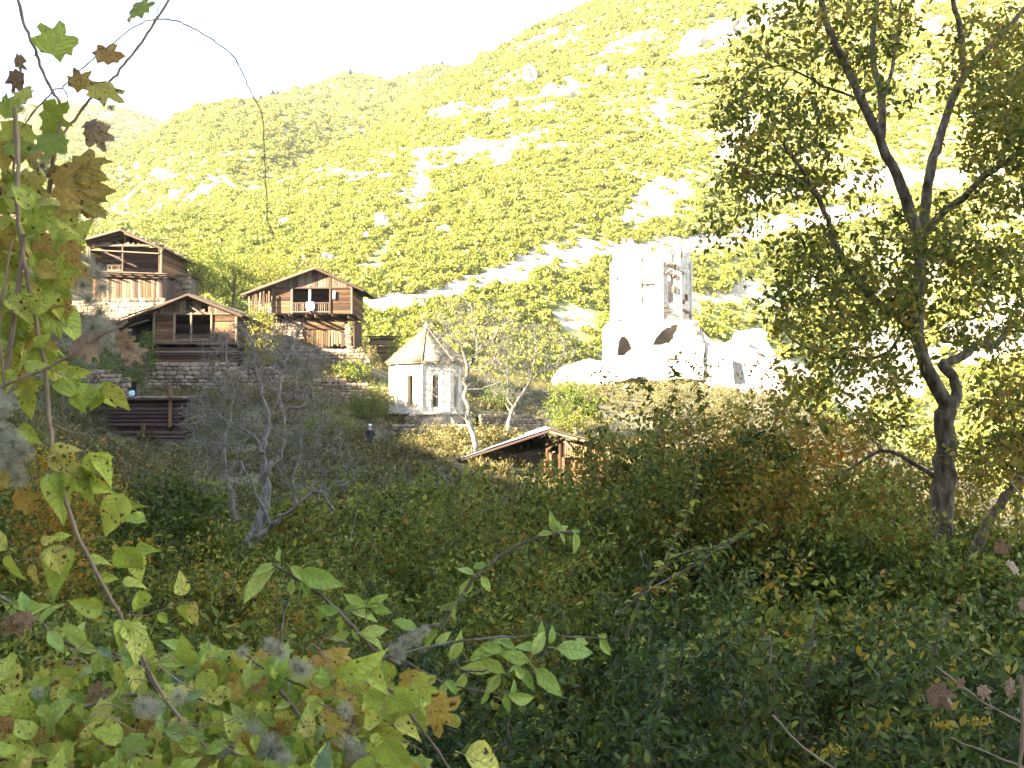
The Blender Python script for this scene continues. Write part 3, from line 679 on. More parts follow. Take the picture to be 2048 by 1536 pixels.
g = Geo(); g.box((X(384), 3.2, Z(762)), (7.3, 6.0, (792 - 700) * s)); link('foundation', g.mesh('foundation', M_core), t)
for q in range(7): plank(t, (X(262), .6 + q * .85, Z(655)), (X(262), .6 + q * .85, Z(700)), .8, .06, (1, 0, 0), M_wooddk)
for q in range(5): plank(t, (X(262), 1.2, Z(663 + q * 7)), (X(308), 1.2, Z(663 + q * 7)), .25, .06, (0, -1, 0), M_wooddk)
for a, b, c, d_ in ((262, 652, 300, 640), (380, 612, 405, 628), (395, 600, 372, 618)): plank(t, (X(a), -.3, Z(b)), (X(c), -.3, Z(d_)), .09, .05, (0, -1, 0), M_woodg, 'loose_board')

# upper left house
t, X, Z, s, dp = house('timber_house', 'upper left timber house with open gallery of posts under a stone-weighted roof', 88, 248, 546, 176, 323, 492, (248, 461), (164, 484), (336, 502),
                       (180, 320, 494, 546), 6.5, mid_posts=(246,), rail=(531, 541, 215, 245), over=.9, gabhole=((176, 245), (252, 330)), backd=2.6, wood=M_wood)
for p in range(180, 330, 22): log(t, (X(p), -.5, Z(551)), (X(p), dp, Z(551)), .11, M_woodg, 'bearer_log')
for q in range(3): log(t, (X(176), -.35 + q * .12, Z(543 + q * 4)), (X(331), -.35 + q * .12, Z(549 + q * 4)), .07, M_woodg, 'beam')
plank(t, (X(184), -.2, Z(500)), (X(322), -.2, Z(508)), .09, .07, (0, -1, 0), M_woodg, 'rail')
plank(t, (X(256), -.95, Z(470)), (X(332), -.95, Z(500)), .12, .06, (0, -1, 0), M_woodg, 'loose_board')
for q in range(26):
    xc = X(188 + q * 5.3); plank(t, (xc, .12, Z(558)), (xc + random.uniform(-.05, .05), .12, Z(random.uniform(594, 602))), .215, .05, (0, -1, 0), random.choice((M_woodg, M_woodg, M_wood)))
for q in range(9): plank(t, (X(324), .4 + q * .65, Z(556)), (X(324), .4 + q * .65, Z(602)), .6, .05, (1, 0, 0), M_wooddk)
lay_stones(t, (X(186), 0, 0), (X(330), 0, 0), lambda v: Z(642), lambda v: Z(600), .5, .27, .4)
g = Geo(); g.box((X(256), 3.1, Z(622)), (6.0, 5.6, 40 * s)); link('foundation', g.mesh('foundation', M_core), t)
for q in range(12): put('roof_stone', random.choice(stones), t, (X(170 + q * 13), -.5 + random.uniform(-.2, .2), (Z(484 - (q * 13 + 6) * .27) if q < 6 else Z(461 + (q - 6) * 13 * .46)) + .12), (.3, .3, .16), (0, 0, random.random()))
# farthest left house behind the leaves
t, X, Z, s, dp = house('timber_house', 'dark timber house at the far left edge, half hidden behind vine leaves', 98, 34, 440, -34, 94, 414, (30, 386), (-50, 410), (104, 416), (-20, 80, 416, 436), 6, mid_posts=(10, 46), rail=(430, 437), balus=False, nroof=10)
lay_stones(t, (X(-34), 0, 0), (X(94), 0, 0), lambda v: Z(500), lambda v: Z(441), .55, .3, .4)

# stone outbuilding right of the upper left house
t = thing('stone_hut', 'small rubble hut with log roof tucked right of the upper left house', 'hut', tuple(P(366, 580, 92)))
s = 92 / F
for a, b, y0, y1 in ((-.6 - .3, .9, 0, 0),): lay_stones(t, (-.9, 0, 0), (.6, 0, 0), lambda v: -.8, lambda v: 1.3, .42, .24)
lay_stones(t, (-1.2, .2, 0), (-1.2, 2.6, 0), lambda v: -.6, lambda v: 1.3, .42, .24)
g = Geo(); g.box((-.2, 1.5, .2), (1.4, 2.6, 2.0)); link('core', g.mesh('hut_core', M_core), t)
for q in range(8): log(t, (-1.1, -.3 + q * .42, 1.4), (.8, -.3 + q * .42, 1.3), .09, M_woodg, 'log')

# pale plank hut
t = thing('plank_hut', 'small pale plank hut with a flat roof, between right-hand house and domed chapel', 'hut', tuple(P(764, 712, 92)), R(-6)); s = 92 / F
for q in range(7): plank(t, (-1.1, 0, .1 + q * .24), (1.05, 0, .1 + q * .24), .23, .05, (0, -1, 0), M_woodg if q % 3 else M_wood)
for q in range(7): plank(t, (1.05, 0, .1 + q * .24), (1.05, 2.2, .1 + q * .24), .23, .05, (1, 0, 0), M_woodg)
for xx in (-1.1, 1.1): plank(t, (xx, -.05, -.4), (xx, -.05, 1.75), .12, .1, (0, -1, 0), M_woodg, 'post')
for q in range(8): plank(t, (-1.4 + q * .38, -.35, 1.8), (-1.4 + q * .38, 2.5, 1.9), .36, .05, (0, 0, 1), M_roofw, 'roof_board')
plank(t, (-2.9, -.1, 1.0), (-1.2, -.1, .35), .1, .06, (0, -1, 0), M_wooddk, 'rail')

# log shed
t = thing('log_shed', 'dark low log shed with flat pale-edged roof below the stone terrace', 'shed', tuple(P(296, 902, 62)), R(3)); s = 62 / F
for q in range(13): 
    if q == 5: continue
    log(t, (-2.2, .04 * (q % 2), .13 + q * .245), (2.35, .04 * (q % 2), .13 + q * .245), .12, M_wooddk if q > 4 else random.choice((M_wooddk, M_woodg)), 'log')
for q in range(13): log(t, (2.3, 0, .13 + q * .245), (2.3, 3.4, .13 + q * .245), .12, M_wooddk, 'log')
g = Geo(); g.box((.1, 1.6, 1.3), (4.2, 2.8, 3.0)); link('inner_wall', g.mesh('inner_wall', M_wooddk), t)
for q in range(16): plank(t, (-2.7 + q * .36, -.55, 3.26 + random.uniform(-.02, .02)), (-2.7 + q * .36, 3.6, 3.42), .34, .06, (0, 0, 1), M_roofw, 'roof_board')
plank(t, (-2.5, -.6, 3.2), (2.9, -.6, 3.18), .12, .08, (0, -1, 0), M_woodg, 'beam')
plank(t, (1.42, -.35, 1.5), (1.42, -.35, 3.95), .2, .14, (0, -1, 0), M_wood, 'post')
plank(t, (-.3, -.3, -.1), (-.2, -.3, 1.6), .28, .1, (0, -1, 0), M_wood, 'post'); plank(t, (.1, -.3, -.1), (.3, -.25, 1.45), .1, .08, (0, -1, 0), M_wood, 'post')
bag = link('plastic_bag', rocks[0].copy()); bag.data.materials[0] = M_blue; bag.location = P(264, 787, 61.8); bag.scale = (.16, .12, .14); tag(bag, 'small pale blue plastic bag lying on the log shed roof', 'bag')

# tin roofed house
t = thing('tin_roof_house', 'half-buried house with shining tin roof and rusty corrugated gable, behind the bushes', 'house', tuple(P(1100, 990, 50)), R(0)); s = 50 / F
X = lambda p: (p - 1100) * s
Z = lambda q: (990 - q) * s
def corrugated(p0, p1, q0, n, amp, mat, name):
    p0, p1, q0 = map(np.array, (p0, p1, q0)); p0 = p0.astype(float); u = p1 - p0; v = q0 - p0
    nn = np.cross(u, v); nn = nn / np.linalg.norm(nn); m = n * 6 + 1; vs = []; 
    for a in range(m):
        h = math.sin(a / 6 * 2 * math.pi) * amp
        for b in (0, .5, 1): vs.append(p0 + v * a / (m - 1) + u * b + nn * h)
    for a in range(m):
        h = math.sin(a / 6 * 2 * math.pi) * amp
        for b in (0, .5, 1): vs.append(p0 + v * a / (m - 1) + u * b + nn * (h - .012))
    fs = [(a * 3 + b, a * 3 + b + 1, a * 3 + b + 4, a * 3 + b + 3) for a in range(m - 1) for b in range(2)]
    fs += [tuple(x + 3 * m for x in reversed(f_)) for f_ in fs]
    return link(name, mesh_np(name, np.array(vs), np.array(fs), mat, smooth=True), t)
ap = (X(1100), 0, Z(857)); le = (X(842), 0, Z(941)); re_ = (X(1216), 0, Z(888))
for k in range(4):
    y0 = -.7 + k * 1.9
    corrugated((ap[0], y0, ap[2] + .01 * (k % 2)), (le[0] * .5, y0, (ap[2] + le[2]) / 2 + .01 * (k % 2)), (ap[0], y0 + 1.95, ap[2]), 14, .02, M_metal, 'roof_sheet')
    corrugated((le[0] * .48, y0, (ap[2] * .52 + le[2] * .48) - .03), (le[0], y0, le[2] - .03), (le[0] * .48, y0 + 1.95, (ap[2] * .52 + le[2] * .48) - .03), 14, .02, M_metal, 'roof_sheet')
for q in range(14): plank(t, (ap[0], -.6 + q * .53, ap[2] - .06), (re_[0], -.6 + q * .53, re_[2] - .06), .5, .05, (.3, 0, 1), M_roofw, 'roof_board')
plank(t, (ap[0], -.75, ap[2] - .12), (re_[0], -.75, re_[2] - .12), .2, .06, (0, -1, 0), M_woodg, 'verge_board'); plank(t, (ap[0], -.72, ap[2] - .12), (le[0], -.72, le[2] - .12), .1, .05, (0, -1, 0), M_wooddk, 'verge_board')
corrugated((X(1122), .05, Z(915)), (X(1122), .05, Z(882)), (X(1172), .05, Z(915)), 14, .02, M_rust, 'rusty_sheet')
corrugated((X(1172), .1, Z(925)), (X(1172), .1, Z(893)), (X(1206), .1, Z(925)), 9, .02, M_rust, 'rusty_sheet')
for q in range(9): plank(t, (X(1090), .3, Z(985 - q * 9)), (X(1208), .3, Z(985 - q * 9)), .24, .06, (0, -1, 0), M_wood)
for p in (1095, 1121, 1174, 1207): plank(t, (X(p), 0, Z(985)), (X(p), 0, Z(868 + abs(p - 1100) * .27)), .15, .12, (0, -1, 0), M_wood, 'post')
plank(t, (X(1096), -.05, Z(900)), (X(1122), -.05, Z(872)), .12, .08, (0, -1, 0), M_wood, 'brace'); plank(t, (X(1112), -.08, Z(866)), (X(1150), -.08, Z(905)), .14, .06, (0, -1, 0), M_woodg, 'brace')
for q in range(12): plank(t, (X(860), .8, Z(1000 - q * 5)), (X(1095), .8, Z(1000 - q * 9 if q < 12 else 0)), .22, .06, (0, -1, 0), M_wooddk)
g = Geo(); g.box((X(1150), 3.4, Z(945)), (3.0, 6.0, 2.2)); g.box((X(1010), 3.6, Z(965)), (4.4, 5.5, 1.2)); link('inner_wall', g.mesh('inner_wall', M_core), t)

blocks = [mesh_np('ashlar_block', jbox(60 + k, .03), BOXF, M_ashlar) for k in range(6)]
def face_blocks(parent, M, hw, z0, z1, hole, bh, bw, miss, th=.06):
    z = z0
    while z < z1 - bh * .5:
        h = bh * random.uniform(.85, 1.15); x = -hw
        while x < hw - .08:
            w_ = min(bw * random.uniform(.7, 1.3), hw - x); w_ = hw - x if hw - x - w_ < .15 else w_
            c = x + w_ / 2; a, b = x, x + w_
            if hole and z + h > hole[2] and z < hole[3]:
                if a < hole[1] and b > hole[0]:
                    if a < hole[0] - .06: b = hole[0]
                    elif b > hole[1] + .06: a = hole[1]
                    else: a = b
            if b - a > .07 and random.random() > miss:
                link('ashlar_block', random.choice(blocks), parent, M @ Matrix.Translation(((a + b) / 2, -th * .3, z + h / 2)) @ Matrix.Diagonal(((b - a) * .975, th * random.uniform(.9, 1.5), h * .965, 1)))
            x += w_
        z += h
# ------------------------------------------------------------------ domed chapel
Yc = 70.; s = Yc / F; Rc = 73 * s
t = thing('chapel', 'small eight-sided stone chapel with pointed roof and arched slit windows', 'chapel', tuple(P(852, 880, Yc + Rc)))
Zc = lambda q: (880 - q) * s * 1.03
ze, zb_, za = Zc(729), Zc(824), Zc(652)
fw = 2 * Rc * math.tan(math.pi / 8) ; ap_ = Rc
for k in range(8):
    th = R(-23.5 + 45 * k)          # outward direction, 0 = towards the viewer
    wx = fw / 2 * .985
    out = [(-wx, zb_), (wx, zb_), (wx, ze), (-wx, ze)]
    hole = arch(-.22, .22, zb_ + .35, ze - .8, 8)
    me = panel_holes(out, [hole], .45, M_ashlar)
    M = Matrix.Rotation(th, 4, 'Z') @ Matrix.Translation((0, -ap_ * .93, 0)); link('wall', me, t, M)
    if k in (0, 1, 2, 7): face_blocks(t, M, wx, zb_ + .02, ze - .12, (-.34, .34, zb_ + .25, ze - .62), .36, .55, .04)
    fr = Geo()
    aw = arch(-.30, .30, zb_ + .30, ze - .70, 8); 
    fr.tube([(a, -.04, b) for a, b in aw], .035, 5); link('window_moulding', fr.mesh('window_moulding', M_ashlar), t, M)
    g = Geo(); g.box((0, 0, 0), (fw * 1.06, .5, .16)); link('cornice', g.mesh('cornice', M_slab), t, Matrix.Rotation(th, 4, 'Z') @ Matrix.Translation((0, -ap_ * .93 - .02, ze + .06)))
    g = Geo(); g.box((0, 0, 0), (fw * 1.04, .5, .2)); link('plinth', g.mesh('plinth', M_ashlar), t, Matrix.Rotation(th, 4, 'Z') @ Matrix.Translation((0, -ap_ * .95, zb_ - .08)))
    g = Geo(); g.box((0, 0, 0), (fw * .98, .5, 3.4)); link('base_wall', g.mesh('base_wall', M_stone), t, Matrix.Rotation(th, 4, 'Z') @ Matrix.Translation((0, -ap_ * .9, zb_ - 1.88)))
    # roof slabs in courses
    nc = 6
    for c in range(nc):
        f0, f1 = c / nc, (c + 1) / nc
        r0, r1 = (1 - f0) * ap_ * 1.06, (1 - f1) * ap_ * 1.06; z0, z1 = ze + .14 + (za - ze - .14) * f0, ze + .14 + (za - ze - .14) * f1
        w0, w1 = r0 * math.tan(math.pi / 8), max(r1 * math.tan(math.pi / 8), .02)
        lift = .05
        Vv = [(-w0, -r0 - lift, z0), (w0, -r0 - lift, z0), (w1, -r1 - .0, z1 + .02), (-w1, -r1, z1 + .02), (-w0, -r0 + .1, z0 - .05), (w0, -r0 + .1, z0 - .05), (w1, -r1 + .12, z1 - .05), (-w1, -r1 + .12, z1 - .05)]
        link('roof_slab', mesh_np('roof_slab', np.array(Vv), np.array([(0, 1, 2, 3), (0, 4, 5, 1), (4, 7, 6, 5), (0, 3, 7, 4), (1, 5, 6, 2)]), M_slab), t, Matrix.Rotation(th, 4, 'Z'))
    e = R(-23.5 + 22.5 + 45 * k); rc = ap_ / math.cos(math.pi / 8)
    g = Geo(); g.tube([(math.sin(e) * rc * 1.09, -math.cos(e) * rc * 1.09, ze + .16), (0, 0, za + .05)], [.035, .03], 6); link('roof_rib', g.mesh('roof_rib', M_slab), t)
    g = Geo(); g.tube([(math.sin(e) * rc * .95, -math.cos(e) * rc * .95, zb_), (math.sin(e) * rc * .95, -math.cos(e) * rc * .95, ze)], .08, 6); link('corner_shaft', g.mesh('corner_shaft', M_ashlar), t)
g = Geo(); g.tube([(0, 0, za - .35), (0, 0, za), (0, 0, za + .1), (0, 0, za + .2), (0, 0, za + .38)], [.2, .16, .2, .12, .02], 8); link('finial', g.mesh('finial', M_ashlar), t)
th = R(0); 
for k, (a, b) in enumerate(((-2.6, -.9), (-.9, .9), (.9, 2.6))):
    pass

# ------------------------------------------------------------------ ruined church
Yt = 122.; s = Yt / F
t = thing('ruined_church', 'tall ruined white stone church with round drum, broken top and dark arches', 'church', tuple(P(1316, 770, Yt)))
X = lambda p: (p - 1316) * s
Z = lambda q: (770 - q) * s
Rd = 82 * s; cyd = Rd + .6
rs = random.Random(5)
NF = 12
for k in range(NF):
    th = R(22 + 30 * k); fw = 2 * Rd * math.tan(math.pi / NF)
    h1 = Z(492 + rs.uniform(-16, 26)); h2 = Z(492 + rs.uniform(-16, 26)); wx = fw / 2 * .99
    zb_ = Z(642)
    top = [(-wx + 2 * wx * q / 7, h1 + (h2 - h1) * q / 7 + rs.uniform(-1.5, 1.1)) for q in range(8)]
    out = [(-wx, zb_), (wx, zb_)] + top[::-1]
    win = arch(-.42, .42, Z(602), Z(545), 8)
    me = panel_holes(out, [win] if k in (0, 3, 6, 9) else [], .8, M_ashlar)
    M = Matrix.Translation((0, cyd, 0)) @ Matrix.Rotation(th, 4, 'Z') @ Matrix.Translation((0, -Rd * .97, 0)); link('drum_wall', me, t, M)
    if k in (10, 11, 0, 1): face_blocks(t, M, wx, zb_ + .9, min(h1, h2) - 1., (-.7, .7, Z(604), Z(533)) if k == 0 else None, .62, .8, .16, .1)
    g = Geo(); g.box((0, 0, 0), (fw * 1.03, .7, .3)); g.box((0, -.08, .26), (fw * 1.03, .5, .16)); link('cornice', g.mesh('cornice', M_ashlar), t, M @ Matrix.Translation((0, .2, Z(634))))
    g = Geo(); g.tube([(a, -.06, b) for a, b in arch(-.62, .62, Z(604), Z(535), 8)], .1, 5); link('window_moulding', g.mesh('window_moulding', M_ashlar), t, M)
    e = th + math.pi / NF; rc = Rd / math.cos(math.pi / NF)
    g = Geo(); q0 = (math.sin(e) * rc, cyd - math.cos(e) * rc); g.tube([(*q0, zb_), (*q0, Z(525 + rs.uniform(-20, 25)))], .2, 6); link('corner_shaft', g.mesh('corner_shaft', M_ashlar), t)
def jag(o, n=5, amp=.22):
    out = []
    for a, b in zip(o, o[1:] + o[:1]):
        L_ = math.hypot(b[0] - a[0], b[1] - a[1]); k_ = max(1, min(n, int(L_ / .7)))
        for q in range(k_): f_ = q / k_; out.append((a[0] + (b[0] - a[0]) * f_ + (rs.uniform(-amp, amp) if q else 0), a[1] + (b[1] - a[1]) * f_ + (rs.uniform(-amp, amp) if q else 0)))
    return out
# crossing below the drum
bw = X(1402)
out = [(X(1218), Z(760)), (X(1404), Z(760)), (X(1410), Z(700)), (X(1400), Z(662)), (X(1396), Z(641)), (X(1236), Z(641)), (X(1226), Z(668)), (X(1217), Z(700))]
half = [(X(1305), Z(690)), (X(1312), Z(676)), (X(1324), Z(662)), (X(1338), Z(652)), (X(1352), Z(648)), (X(1358), Z(650)), (X(1356), Z(660)), (X(1350), Z(668)), (X(1350), Z(676)), (X(1338), Z(684)), (X(1322), Z(690))]
l_arch = [(X(1235), Z(711)), (X(1236), Z(695)), (X(1238), Z(682)), (X(1243), Z(673)), (X(1250), Z(672)), (X(1257), Z(678)), (X(1263), Z(688)), (X(1266), Z(697)), (X(1256), Z(704)), (X(1250), Z(711))]
link('crossing_wall', panel_holes(jag(out, 8, .3), [half, l_arch], 1.2, M_ashlar), t)
out = [(X(1222), Z(760)), (X(1402), Z(760)), (X(1396), Z(641)), (X(1236), Z(641))]
link('crossing_wall', panel_holes(out, [], 1.0, M_ashlar), t, Matrix.Translation((0, 10.6, 0)))
for xx, rot in ((X(1228), 0), (X(1392), 0)):
    link('crossing_wall', panel_holes([(0, Z(760)), (9.6, Z(760)), (9.6, Z(641)), (0, Z(641))], [], .9, M_ashlar), t, Matrix.Translation((xx + .45, 1.0, 0)) @ Matrix.Rotation(math.pi / 2, 4, 'Z'))
# nave ruin to the right, leaning wall to the left
out = [(X(1396), Z(800)), (X(1590), Z(830)), (X(1572), Z(760)), (X(1548), Z(715)), (X(1538), Z(665)), (X(1520), Z(655)), (X(1490), Z(660)), (X(1470), Z(676)), (X(1440), Z(682)), (X(1415), Z(672)), (X(1403), Z(655))]
op = [(X(1470), Z(768)), (X(1466), Z(720)), (X(1476), Z(724)), (X(1490), Z(730)), (X(1494), Z(745)), (X(1498), Z(768))]
op2 = [(X(1382 + 22), Z(715)), (X(1382 + 22), Z(690)), (X(1412), Z(688)), (X(1414), Z(715))]
link('nave_wall', panel_holes(jag(out, 8, .45), [op, op2], 1.1, M_ashlar), t, Matrix.Translation((0, .4, 0)))
out = [(X(1105), Z(800)), (X(1230), Z(800)), (X(1230), Z(712)), (X(1215), Z(718)), (X(1190), Z(720)), (X(1160), Z(722)), (X(1140), Z(728)), (X(1125), Z(732)), (X(1112), Z(745))]
link('nave_wall', panel_holes(jag(out, 10, .4), [], 1.1, M_ashlar), t, Matrix.Translation((0, .5, 0)))
link('back_wall', panel_holes([(X(1396), Z(800)), (X(1540), Z(800)), (X(1530), Z(690)), (X(1400), Z(680))], [], 1.0, M_ashlar), t, Matrix.Translation((0, 9, 0)))
for q in range(60):
    put('fallen_stone', random.choice(stones), t, (X(random.uniform(1120, 1560)), random.uniform(-3, -.4), Z(random.uniform(772, 792))), tuple(random.uniform(.3, .9) for _ in range(3)), (random.random(), random.random(), random.random()))
ash_st = [stone_mesh(20 + k, M_ashlar) for k in range(5)]
for q in range(90):   # proud blocks where the facing survives
    px_ = random.choice((random.uniform(1242, 1300), random.uniform(1362, 1392))); py_ = random.uniform(643, 668) if px_ < 1300 else random.uniform(645, 740); put('facing_stone', random.choice(ash_st), t, (X(px_), -.03, Z(py_)), (random.uniform(.5, 1.0), .22, random.uniform(.3, .45)))

M_brick = surf_mat('brown_rubble', [(.3, (.07, .04, .025)), (.6, (.16, .10, .06))], 2, bump=.5)
brs = [stone_mesh(40 + k, M_brick) for k in range(3)]
for a, b, w_, h_ in [(1341, 526, 1.0, .35), (1350, 527, .9, .3), (1336, 543, .6, .3), (1352, 548, .5, .4), (1369, 541, .5, .4), (1366, 504, .35, .7), (1358, 533, .4, .3), (1371, 617, 1.1, .3), (1384, 620, .9, .35), (1391, 626, .6, .5), (1337, 622, 1.2, .16), (1330, 613, 1.3, .12),
                     (1253, 628, 1.0, .12), (1300, 566, 1.5, .12), (1390, 648, .35, .7), (1394, 665, .3, .6), (1380, 590, .25, .8), (1372, 600, .3, .5), (1406, 682, .35, .3), (1240, 640, .5, .15), (1500, 690, .3, .3), (1515, 705, .4, .3), (1343, 717, 1.2, .2), (1350, 575, .2, .9)]:
    ang = math.asin(max(-1, min(1, X(a) / Rd))) if b < 640 else 0
    yy = cyd - math.cos(ang) * Rd * 1.02 if b < 640 else -.05
    put('broken_ledge', random.choice(brs), t, (X(a), yy + .05, Z(b)), (w_, .5, h_), (0, random.uniform(-.1, .1), ang))
# ------------------------------------------------------------------ terrace walls
stone_wall('rubble terrace wall in shade under the upper left house', P(120, 640, 84), P(335, 648, 80), 1.6)
stone_wall('rubble terrace wall left of the log shed and below the vine', P(110, 775, 66), P(262, 790, 64), 1.3)
stone_wall('sunlit rubble retaining wall below the right-hand timber house', P(560, 735, 81), P(735, 742, 81), 1.7)
stone_wall('long overgrown rubble wall on the slope between bare tree and chapel', P(590, 800, 73), P(790, 812, 74), 1.6)
stone_wall('rubble wall in shade right of the middle house stone base', P(478, 800, 71), P(590, 805, 72), 2.4)
stone_wall('rubble wall under the eight-sided chapel', P(785, 905, 66), P(960, 905, 66), 1.9)
stone_wall('low rubble wall right of the chapel under the bare trees', P(960, 868, 72), P(1090, 868, 76), 1.5)

# ------------------------------------------------------------------ plants
def smoothline(pts, k=3, wob=0.):
    pts = np.asarray(pts, float); n = len(pts); t_ = np.arange(n); tt = np.linspace(0, n - 1, (n - 1) * k + 1)
    out = []
    for u in tt:
        i1 = min(int(u), n - 2); f_ = u - i1; p0 = pts[max(i1 - 1, 0)]; p1 = pts[i1]; p2 = pts[i1 + 1]; p3 = pts[min(i1 + 2, n - 1)]
        out.append(.5 * ((2 * p1) + (p2 - p0) * f_ + (2 * p0 - 5 * p1 + 4 * p2 - p3) * f_ ** 2 + (3 * p1 - p0 - 3 * p2 + p3) * f_ ** 3))
    out = np.array(out)
    if wob: out[1:-1] += rng.normal(size=out[1:-1].shape) * wob
    return out
def grow(g, limbs, att, tip=.004, gain=2.4, sides=5, sag=.12, wob=.03, taper=1.):
    """limbs: list of (pts, r0, r1). Each attractor is joined to the nearest node of the growing tree by a thin curved branch."""
    N = []; RR = []; DD = []
    for pts, r0, r1 in limbs:
        rad = r1 + (r0 - r1) * (1 - np.linspace(0, 1, len(pts))) ** taper; rad = rad * (1 + rng.normal(size=len(pts)) * .05); g.tube(pts, rad, 10 if r0 > .05 else sides, rnd=.5)
        N += list(pts); RR += list(rad); d_ = np.gradient(pts, axis=0); DD += list(d_ / (np.linalg.norm(d_, axis=1)[:, None] + 1e-9))
    cap = len(N) + len(att) * 5; A = np.zeros((cap, 3)); A[:len(N)] = N; Rr = np.zeros(cap); Rr[:len(N)] = RR; n = len(N)
    base = np.array(N); d = np.array([np.linalg.norm(base - a, axis=1).min() for a in att]) if len(att) else []
    twigs = []
    for q in np.argsort(d):
        a = att[q]; D = np.linalg.norm(A[:n] - a, axis=1); D = D + .35 * np.maximum(0, A[:n, 2] - a[2]) ; m = int(np.argmin(D)); s0 = A[m]; ln = np.linalg.norm(a - s0)
        if ln < 1e-3: continue
        k = 5; u = np.linspace(0, 1, k + 1)[:, None]; path = s0 + (a - s0) * u
        path[:, 2] += (np.sin(u[:, 0] * np.pi) * sag * ln); path[1:-1] += rng.normal(size=(k - 1, 3)) * wob * ln
        r0 = min(Rr[m] * .8, tip + tip * gain * ln / .5); rad = np.linspace(r0, tip * .6, k + 1)
        g.tube(path, rad, 4 if r0 < .01 else sides, rnd=.5)
        A[n:n + k] = path[1:]; Rr[n:n + k] = rad[1:]; n += k; twigs.append(path)
    return twigs
def dress(g, twigs, per, size, tmpl, spread, rfun, droop=.35, tail=.6, zmin=None):
    P_, AX, = [], []
    for path in twigs:
        k = len(path) - 1; u = 1 - tail * rng.random(per) ** 1.3; i_ = np.minimum((u * k).astype(int), k - 1); f_ = (u * k - i_)[:, None]
        p = path[i_] * (1 - f_) + path[i_ + 1] * f_; d_ = path[-1] - path[0]; d_ /= np.linalg.norm(d_) + 1e-9
        P_.append(p + rng.normal(size=(per, 3)) * spread); AX.append(d_ * .5 + rng.normal(size=(per, 3)) * .75)
    P_ = np.concatenate(P_); AX = np.concatenate(AX); AX[:, 2] -= droop
    NR = rng.normal(size=P_.shape) * .8 + np.array((0, -.3, .7))
    n = len(P_); g.leaves(P_, AX, NR, size * rng.uniform(.6, 1.25, n), rfun(P_), *tmpl)
def rnd_blotch(sc, bias=0., amp=.5, seed=9):
    return lambda p: np.clip(.40 + bias + amp * fbm(p[:, 0] + p[:, 1] * .7, p[:, 2] + p[:, 1] * .4, sc, 3, seed) + .24 * rng.normal(size=len(p)), 0, 1)
def ell(c, r, n, shell=.35, sq=2.):
    d = rng.normal(size=(n, 3)); d /= (np.abs(d) ** sq).sum(1)[:, None] ** (1 / sq)
    return np.array(c) + d * (rng.random(n) ** shell)[:, None] * np.array(r)

def shrub(label, px, top, Y, wpx, mat, leaf, n_att, per, group=None, bias=0., dz=1.0, name='shrub', cat='shrub', tmpl=LEAF5, barkm=None, blotch=.8, stems=5, flat=.0, depth=None, spread=None, bot=None):
    """a many-stemmed bush: its top is seen at pixel height `top`, it stands on the ground at distance Y"""
    s_ = Y / F; c = P(px, top, Y); gz_ = gz(c[0], c[1]); zt = c[2]
    if zt - gz_ < .5: gz_ = zt - .6
    h = zt - gz_; r = wpx * s_ / 2; ry_ = depth or max(r * .7, .5)
    org = np.array((c[0], Y, gz_))
    t_ = thing(name, label, cat, tuple(org), group=group)
    at_c = np.array((c[0], Y, gz_ + h * (.55 if bot is None else bot))); att = ell(at_c, (r, ry_, h * (.47 if bot is None else 1 - bot)), n_att, .3, 3.2)
    att[:, 2] = np.maximum(att[:, 2], gz_ + .05)
    # uneven outline
    att[:, 2] += fbm(att[:, 0], att[:, 1], r * .5 + .1, 2, int(px) % 50) * min(h, 1.6) * .42 - min(h, 1.6) * .10
    for k in range(9): att = np.vstack([att, at_c + np.array((rng.normal() * r * .5, rng.normal() * ry_ * .4, h * .45 + min(h, 1.6) * rng.uniform(-.05, .16)))])
    bias = bias + rng.uniform(-.13, .15)
    limbs = []
    for k in range(stems):
        a_ = rng.random() * 6.28; e = at_c + np.array((math.cos(a_) * r * .5, math.sin(a_) * ry_ * .5, h * rng.uniform(-.1, .3)))
        b_ = org + np.array((math.cos(a_) * .12, math.sin(a_) * .12, -.15)); m_ = (b_ + e) / 2 + rng.normal(size=3) * .08 * h
        limbs.append((smoothline([b_, m_, e], 4, .01 * h), .006 * h + .008, .005))
    g = Geo(); tw = grow(g, limbs, att, tip=.0022 * max(1, Y / 12), sides=4)
    link('stem', g.mesh('shrub_stem', barkm or M_bark, org), t_)
    g = Geo(); dress(g, tw, per, leaf, tmpl, spread if spread is not None else leaf * .9, rnd_blotch(blotch, bias), tail=.9)
    tag(link('foliage', g.mesh('shrub_foliage', mat, org), t_), kind='stuff')
    return t_

